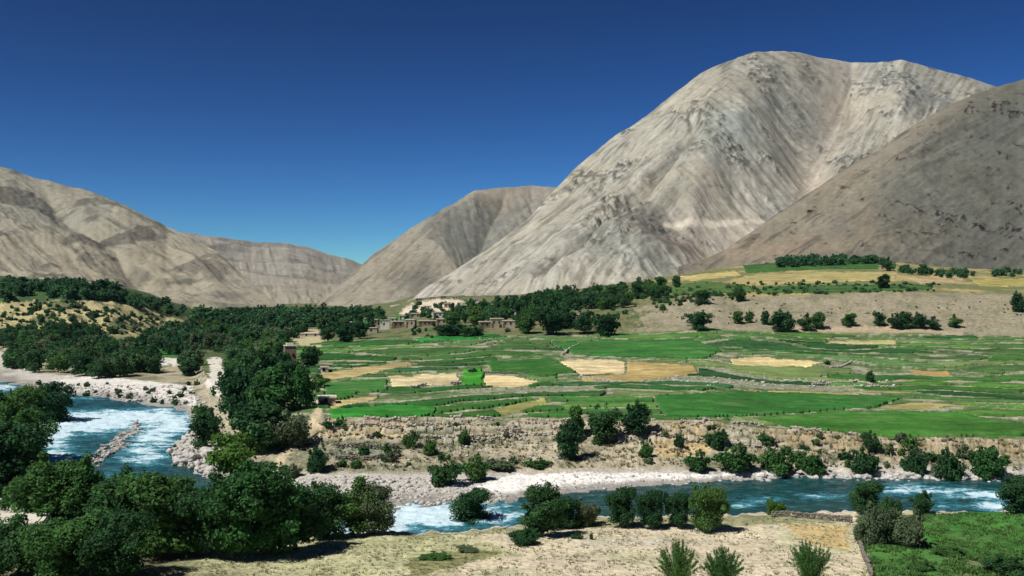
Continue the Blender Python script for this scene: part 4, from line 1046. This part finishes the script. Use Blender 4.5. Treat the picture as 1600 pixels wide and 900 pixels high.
# ------------------------------------------------------------------ houses
def house(px, py, w, d, h, rz, mat, label, name='mud_house', win=2, door=True, ymin=160, roofm='mudroof', sink=.4, side=True, loc=None):
    x, Y, z = loc or pick(px, py, ymin); o = empty(name, (x, Y, z - sink), rz); tag(o, label, 'house', None)
    b = MB(); b.box(-w / 2, w / 2, -d / 2, d / 2, 0, h, .10); b.build('wall', M[mat], o)
    rf = MB(); rf.box(-w / 2 - .15, w / 2 + .15, -d / 2 - .2, d / 2 + .2, h + .003, h + .32); rf.box(-w / 2 + .3, w / 2 - .3, -d / 2 + .3, d / 2 - .3, h + .322, h + .40)
    ro = rf.build('roof', M[roofm], o)
    bm_ = MB(); n = max(3, int(w / 1.1))
    for i in range(n):
        xx = -w / 2 + .5 + i * (w - 1) / (n - 1); bm_.box(xx - .07, xx + .07, -d / 2 - .5, -d / 2 + .2, h - .18, h - .02)
    bm_.build('roof_beam', M['wood'], ro)
    zz = h * .55
    for i in range(win):
        xx = -w / 2 + w * (i + .6) / (win + .4)
        a = MB(); a.box(xx - .38, xx + .38, -d / 2 + .02, -d / 2 + .16, zz - .1, zz + .85); f = a.build('window', M['hole'], o)
        a = MB(); a.box(xx - .46, xx + .46, -d / 2 - .04, -d / 2 + .10, zz - .2, zz - .103); a.box(xx - .46, xx + .46, -d / 2 - .04, -d / 2 + .10, zz + .853, zz + .95); a.build('frame', M['wood'], f)
    if door:
        xx = -w / 2 + .9; a = MB(); a.box(xx - .5, xx + .5, -d / 2 - .03, -d / 2 + .12, .3, min(2.3, h * .75)); a.build('door', M['wood'], o)
    if side:
        a = MB(); a.box(-w / 2 - .02, -w / 2 + .14, -.35, .35, zz, zz + .8); a.build('window', M['hole'], o)
    return o
house(601, 515, 5.0, 5, 5.2, .12, 'mudpale', 'tall white walled house at the left end of the village', win=1, door=False)
house(576, 521, 9, 5, 3.0, .0, 'mud', 'low ruined brown house left of the white one')
house(622, 513, 6, 5, 3.6, .2, 'muddark', 'dark brown house touching the right of the white one')
house(642, 512, 5, 5, 4.2, -.1, 'mud', 'grey brown two storey house right of the dark brown one')
house(668, 510, 9, 5, 2.6, .08, 'muddark', 'long low dark fronted house with a pale roof in the middle of the village', win=4)
house(694, 508, 8, 5, 3.1, .08, 'mud', 'pale roofed low house right of the long dark one', win=3)
house(776, 512, 6, 5, 4.2, .1, 'mud', 'square pinkish mud house standing above the field path', win=2)
house(816, 492, 13, 5, 2.6, .05, 'mudpale', 'long pale low house half hidden in the village grove', win=4)
house(722, 486, 6, 5, 3.6, .1, 'mud', 'pinkish house on the slope above the grove')
house(655, 470, 6, 4, 2.3, .05, 'muddark', 'brown house at the left on top of the pale mound', ymin=520)
house(676, 468, 4.5, 4, 2.4, -.1, 'mud', 'small brown house second from left on the pale mound', ymin=520)
house(693, 467, 5, 4, 2.6, .1, 'muddark', 'dark house third from left on the pale mound', ymin=520)
house(712, 467, 5, 4, 2.4, .0, 'mud', 'brown house at the right end of the pale mound', ymin=520)
house(574, 503, 5, 4, 2.6, .2, 'mudpale', 'tiny pale house among trees left of the village', win=1)
house(480, 527, 15, 5, 2.0, .22, 'mudpale', 'long white roofed building on the knoll above the valley wood', roofm='mudpale', win=3)
house(420, 535, 4, 4, 2.6, .2, 'mudpale', 'tiny white house in the valley wood left of the knoll', win=1)
house(892, 504, 8, 5, 3.4, 0, 'mud', 'tan house behind the village edge trees', win=2)
house(1382, 421, 7, 5, 3.0, 0, 'mud', 'small house by the end of the mountain foot hedge', ymin=560)
house(115, 538, 8, 4, 3.0, .1, 'mudpale', 'pale low hut at the foot of the left bluff', win=1)
for (px_, py_, w_, h_, m_, lb_) in [
    (586, 508, 4, 3.6, 'muddark', 'narrow brown house behind the low ruined one'), (612, 505, 6, 3.2, 'mud', 'brown house up the slope behind the white walled house'),
    (630, 500, 5, 3.0, 'mudpale', 'small pale house above the row of dark village houses'), (650, 498, 7, 3.0, 'mud', 'flat brown house beneath the pale mound, left one'),
    (684, 497, 6, 3.2, 'mudpale', 'pale house beneath the pale mound, right one'), (735, 500, 7, 3.4, 'mud', 'brown house in the trees right of the slender tree'),
    (757, 513, 5, 3.2, 'muddark', 'brown house touching the left of the pinkish square one'), (795, 514, 6, 3.4, 'mud', 'low house touching the right of the pinkish square one'),
    (840, 500, 6, 3.2, 'mud', 'tan house behind the tall dark village tree'), (668, 484, 5, 2.6, 'mudpale', 'tiny pale house on the face of the pale mound'),
    (700, 480, 5, 2.8, 'mud', 'tiny brown house on the right slope of the pale mound'), (740, 474, 7, 3.2, 'mudpale', 'pale house at the mountain foot right of the mound'),
    (555, 510, 5, 2.8, 'mud', 'brown hut among the trees left of the village'), (345, 520, 6, 2.8, 'mudpale', 'pale hut in the middle of the valley wood'),
    (258, 535, 5, 2.6, 'mud', 'brown hut at the left side of the valley wood'), (300, 510, 7, 3.0, 'mud', 'low brown hut where the left bluff meets the valley wood'),
    (450, 512, 6, 2.8, 'mudpale', 'pale hut in the woods left above the knoll')]:
    house(px_, py_, w_, 4.5, h_, random.uniform(-.2, .2), m_, lb_, win=2, ymin=300)
# mud watchtower above the wooded slope
x, Y, z = pick(453, 582, 200)
o = empty('mud_tower', (x, Y, z - .5), .35); tag(o, 'square brown mud tower with a pale flat top above the wooded slope', 'tower')
a = MB(); a.box(-1.9, 1.9, -1.8, 1.8, 0, 8.2, .3); a.build('wall', M['muddark'], o)
a = MB(); a.box(-1.8, 1.8, -1.7, 1.7, 8.203, 8.45); a.box(-1.0, 1.0, -1.0, 1.0, 8.453, 9.1); a.build('roof', M['mudpale'], o)
for xx in (-.7, .7):
    a = MB(); a.box(xx - .25, xx + .25, -1.78, -1.45, 5.2, 6.1); a.build('window', M['hole'], o)
# small round-ended hut at the field corner
house(511, 632, 3.6, 3, 1.9, .2, 'mud', 'small pale roofed hut at the lower left field corner', win=1, door=True, roofm='mudpale', ymin=180)
house(507, 582, 2.2, 2.2, 1.8, .2, 'mudpale', 'tiny white hut at the tip of the green strip above the tan strip', win=1, door=False)
# flat roofed building in the lower left corner
xb, Yb, zb = pick(10, 858, 80)
house(0, 0, 9.5, 6, 3.1, .28, 'mud', 'flat roofed stone building with a pale roof in the lower left corner', roofm='mudpale', loc=(xb - 1.2, Yb, zb), win=2)

# ------------------------------------------------------------------ dry stone walls (each one a thing)
def rock_verts(r, s, flat=.7):
    """deformed 12-vertex icosahedron"""
    t = (1 + 5 ** .5) / 2
    v = np.array([(-1, t, 0), (1, t, 0), (-1, -t, 0), (1, -t, 0), (0, -1, t), (0, 1, t), (0, -1, -t), (0, 1, -t), (t, 0, -1), (t, 0, 1), (-t, 0, -1), (-t, 0, 1)]) / 1.9
    v = v * (1 + r.uniform(-.28, .28, (12, 1))) * np.array([s * r.uniform(.8, 1.3), s * r.uniform(.8, 1.2), s * flat * r.uniform(.7, 1.1)])
    a = r.uniform(0, 6.28); c, q = math.cos(a), math.sin(a)
    return v @ np.array([[c, q, 0], [-q, c, 0], [0, 0, 1]])
ICO = np.array([(0, 11, 5), (0, 5, 1), (0, 1, 7), (0, 7, 10), (0, 10, 11), (1, 5, 9), (5, 11, 4), (11, 10, 2), (10, 7, 6), (7, 1, 8), (3, 9, 4), (3, 4, 2), (3, 2, 6), (3, 6, 8), (3, 8, 9), (4, 9, 5), (2, 4, 11), (6, 2, 10), (8, 6, 7), (9, 8, 1)])
def stone_wall(pts, h, label, mat='drystone', ymin=100, size=.32, seed=0):
    r = np.random.default_rng(seed + 400); P3 = [pick(a, b, ymin)[:2] for a, b in pts]; V_ = []; n = 0; F_ = []
    for (x1, y1), (x2, y2) in zip(P3[:-1], P3[1:]):
        L_ = math.hypot(x2 - x1, y2 - y1)
        for i in range(int(L_ / (size * 1.1)) + 1):
            t = i * size * 1.1 / L_; bx, by = x1 + (x2 - x1) * t, y1 + (y2 - y1) * t + .35 * math.sin((x1 + (x2 - x1) * t) * .35)
            g = world_z(bx, by)
            for k in range(int(h / (size * 1.0)) + 1):
                if r.random() < .12 or math.sin(i * .13) + math.sin(i * .031 + seed) > 1.35: continue
                c = np.array([bx, by, g + k * size * .95 + size * .1]) + r.normal(size=3) * size * .14
                V_.append(rock_verts(r, size * r.uniform(.8, 1.15), .8) + c); F_.append(ICO + n); n += 12
    me = np_mesh('stone_wall', np.concatenate(V_), np.concatenate(F_), False)
    tag(link('stone_wall', me, M[mat]), label, 'wall')
stone_wall([(505, 656), (640, 656), (760, 658), (890, 658)], .6, 'long low stone wall along the bluff edge under the left fields', ymin=150, seed=1)
stone_wall([(1010, 660), (1100, 657), (1180, 664), (1270, 674), (1350, 683)], .5, 'low stone wall along the bluff edge under the right fields', ymin=150, seed=2)
stone_wall([(525, 702), (575, 700), (620, 702)], .9, 'stone retaining wall across the middle of the terraced plot', 'drystone2', ymin=140, seed=3)
stone_wall([(525, 720), (575, 721), (622, 718)], .8, 'stone retaining wall at the foot of the terraced plot', 'drystone2', ymin=140, seed=4)
stone_wall([(525, 687), (575, 686), (622, 687)], .6, 'stone retaining wall at the top of the terraced plot', 'drystone2', ymin=140, seed=14)
stone_wall([(1206, 808), (1265, 812), (1332, 818)], .75, 'dark low wall between the bare soil and the river bank', 'drystone2', 80, .22, 5)
stone_wall([(1338, 832), (1348, 862), (1362, 905)], .55, 'low wall running towards the viewer beside the grassy plot', 'drystone2', 80, .22, 6)
stone_wall([(720, 658), (800, 676), (880, 672)], .7, 'short stone wall on the bluff face right of the centre', ymin=150, seed=7)
stone_wall([(600, 608), (660, 606), (722, 602)], .7, 'rubble wall along the lower side of the yellow field', ymin=180, seed=8)
stone_wall([(905, 590), (960, 600), (1040, 598)], .6, 'rubble wall under the yellow and tan fields', ymin=180, seed=9)
stone_wall([(1290, 578), (1320, 572), (1330, 566)], .5, 'short heap-like wall at the right tip of the pale long field', ymin=180, seed=10)
stone_wall([(1270, 604), (1340, 598), (1360, 606), (1390, 608)], .9, 'rubble wall by the tiny tree in the right fields', ymin=180, seed=11)
stone_wall([(755, 584), (800, 584), (850, 594)], .6, 'dark wall along the upper side of the small pale field', 'drystone2', ymin=180, seed=12)
stone_wall([(880, 556), (890, 548), (905, 540)], .8, 'short rubble wall slanting up above the yellow field', ymin=180, seed=13)
stone_wall([(640, 690), (720, 686), (800, 690), (870, 688)], .6, 'low terrace wall halfway down the bluff left of the dark narrow tree', ymin=145, seed=15)
stone_wall([(500, 672), (570, 671), (650, 674), (700, 672)], .6, 'pale terrace wall just under the bluff edge above the terraced plot', ymin=150, seed=16)
stone_wall([(1020, 690), (1090, 688), (1180, 700), (1260, 708)], .5, 'low terrace wall across the orange part of the bluff', ymin=145, seed=17)
# gate post at the wall end
x, Y, z = pick(1207, 806, 80)
a = MB(); a.box(-.16, .16, -.16, .16, -.1, 1.25, .02); a.box(-.2, .2, -.2, .2, 1.252, 1.36)
p = a.build('gate_post', M['stone']); p.location = (x, Y, z); tag(p, 'pale square post at the left end of the dark low wall', 'post')

# ------------------------------------------------------------------ stones
def stones(n, poly, smin, smax, seed, ymin=100):
    r = np.random.default_rng(seed); xs = [p[0] for p in poly]; ys = [p[1] for p in poly]; V_ = []; F_ = []; k = 0; t = 0
    while k < n and t < n * 20:
        t += 1; px, py = r.uniform(min(xs), max(xs)), r.uniform(min(ys), max(ys))
        if not inpoly(np.array([px]), np.array([py]), poly)[0]: continue
        x, Y, z = pick(px, py, ymin)
        if z < -31.6: continue
        s = smin + (smax - smin) * r.random() ** 3
        V_.append(rock_verts(r, s, .65) + np.array([x, Y, z + s * .1])); F_.append(ICO + 12 * k); k += 1
    return V_, F_
VV, FF, off = [], [], 0
for i, (n, poly, a, b) in enumerate([
        (900, [(440, 748), (560, 745), (700, 750), (800, 775), (790, 788), (600, 792), (480, 792)], .12, .55),
        (500, [(60, 600), (300, 604), (340, 640), (200, 628)], .2, .8),
        (260, [(250, 720), (300, 672), (335, 700), (350, 750), (300, 745)], .25, .8),
        (260, [(134, 724), (156, 728), (226, 668), (214, 660)], .15, .5),
        (420, [(1180, 744), (1600, 742), (1600, 756), (1180, 754)], .15, .6),
        (260, [(820, 742), (1180, 742), (1180, 752), (880, 772)], .1, .4),
        (300, [(500, 662), (900, 664), (900, 720), (500, 735)], .12, .4),
        (260, [(1000, 590), (1400, 590), (1400, 606), (1000, 602)], .2, .6),
        (160, [(600, 838), (900, 815), (1300, 812), (1300, 850), (700, 850)], .06, .22)]):
    v, f = stones(n, poly, a, b, 500 + i)
    for vv, fff in zip(v, f): VV.append(vv); FF.append(ICO + off); off += 12
me = np_mesh('river_stones', np.concatenate(VV), np.concatenate(FF), False)
tag(link('river_stones', me, M['stone']), 'loose pale stones strewn over the beaches and banks', 'stones', None, 'stuff')
def tufts(name, n, poly, h, label, mat, seed, ymin=60, ymax=140):
    r = np.random.default_rng(seed); xs = [p[0] for p in poly]; ys = [p[1] for p in poly]; V_ = []; T = []
    PX = r.uniform(min(xs), max(xs), n * 3); PY = r.uniform(min(ys), max(ys), n * 3); ok = inpoly(PX, PY, poly) & (fbm(PX / 40, PY / 12, 3, seed) + r.normal(size=n * 3) * .2 > 0)
    for px, py in list(zip(PX[ok], PY[ok]))[:n]:
        x, Y, z = pick(px, py, ymin, ymax); hh = h * r.uniform(.5, 1.4); tn = r.uniform(.1, 1)
        for k in range(6):
            a = r.uniform(0, 6.28); q = r.uniform(.2, .8) * hh; c_, s_ = math.cos(a), math.sin(a); b = np.array([x + c_ * .08, Y + s_ * .08, z - .03]); w_ = hh * .16
            t_ = b + [c_ * q, s_ * q, hh]; m_ = (b + t_) / 2 + [0, 0, hh * .15]
            V_ += [b - [s_ * w_, -c_ * w_, 0], b + [s_ * w_, -c_ * w_, 0], m_ + [s_ * w_ * .8, -c_ * w_ * .8, 0], t_]; T += [tn] * 4
    V_ = np.array(V_); me = np_mesh(name, V_, np.arange(len(V_)).reshape(-1, 4), False, None, np.stack([T] * 3, -1)); me.materials.append(mat)
    tag(link(name, me), label, 'grass', None, 'stuff')
M['straw'] = leaf_material('dry_grass_blades', (.18, .18, .105), (.18, .18, .105), .2)
M['blade'] = leaf_material('meadow_blades', (.085, .17, .045), (.085, .17, .045), .25)
tufts('dry_grass', 5200, [(200, 905), (300, 868), (520, 842), (700, 835), (900, 812), (1330, 808), (1360, 905)], .16, 'dry yellow green grass tufts on the pale foreground field', M['straw'], 31)
tufts('meadow_grass', 5200, [(1345, 850), (1440, 806), (1640, 800), (1640, 905), (1370, 905)], .32, 'long green grass of the meadow in the bottom right corner', M['blade'], 32)
tufts('bank_grass', 2600, [(500, 665), (900, 663), (1100, 665), (1600, 695), (1600, 738), (1100, 730), (500, 738)], .42, 'dry scrub grass on the bluff below the fields', M['straw'], 33, 150, 190)
def boulder(px, py, s, label, group, seed, ymin=100):
    r = np.random.default_rng(seed); x, Y, z = pick(px, py, ymin)
    import bmesh
    bm = bmesh.new(); bmesh.ops.create_icosphere(bm, subdivisions=3, radius=1)
    co = np.array([v.co[:] for v in bm.verts])
    d = 1 + .22 * gn(co[:, 0] * 1.3 + seed, co[:, 1] * 1.3 + co[:, 2] * .9, seed) * 2 + .06 * gn(co[:, 0] * 5, co[:, 1] * 5 + co[:, 2] * 4, seed + 3)
    sc_ = np.array([s * r.uniform(.9, 1.4), s * r.uniform(.8, 1.1), s * r.uniform(.55, .8)])
    for v, c, dd in zip(bm.verts, co, d): v.co = c * dd * sc_
    me = bpy.data.meshes.new('boulder'); bm.to_mesh(me); bm.free()
    o = link('boulder', me, M['stone']); o.location = (x, Y, z + s * .15); o.rotation_euler = (0, 0, r.uniform(0, 6))
    tag(o, label, 'boulder', group)
rb = random.Random(3)
for i, (n_, x0, x1, y0, y1, s0, s1, lb, g) in enumerate([(22, 1240, 1590, 743, 750, .45, .95, 'boulder at the far bank water line', 'boulders of the right far bank'),
        (10, 268, 325, 690, 745, .5, 1.2, 'boulder on the rocky spit', 'boulders of the spit'), (12, 450, 640, 752, 788, .4, .8, 'boulder on the stony beach', 'boulders of the stony beach')]):
    for k in range(n_):
        px = x0 + (x1 - x0) * (k + rb.uniform(.1, .9)) / n_; py = rb.uniform(y0, y1); sz = rb.uniform(s0, s1)
        where = ['first', 'second', 'third', 'fourth', 'fifth', 'sixth', 'seventh', 'eighth', 'ninth', 'tenth', 'eleventh'][k if k < 11 else n_ - 1 - k]
        boulder(px, py, sz, 'pale %s %s, %s from its %s end' % ('large' if sz > (s0 + s1) / 2 else 'small', lb, where, 'left' if k < 11 else 'right'), g, 600 + i * 40 + k)
# thin valley air
hb = MB(); hb.box(-38000, 38000, -60, 9300, -75, 680)
hz = bpy.data.materials.new('haze'); hz.use_nodes = True; t = hz.node_tree; t.nodes.clear()
ho = t.nodes.new('ShaderNodeOutputMaterial'); hv = t.nodes.new('ShaderNodeVolumePrincipled'); hv.inputs['Color'].default_value = (.40, .62, 1, 1); hv.inputs['Density'].default_value = 2.2e-5; hv.inputs['Anisotropy'].default_value = .2
t.links.new(hv.outputs[0], ho.inputs['Volume'])
tag(hb.build('haze', hz), kind='stuff')
print('trees', tcount[0], 'objects', len(bpy.data.objects))
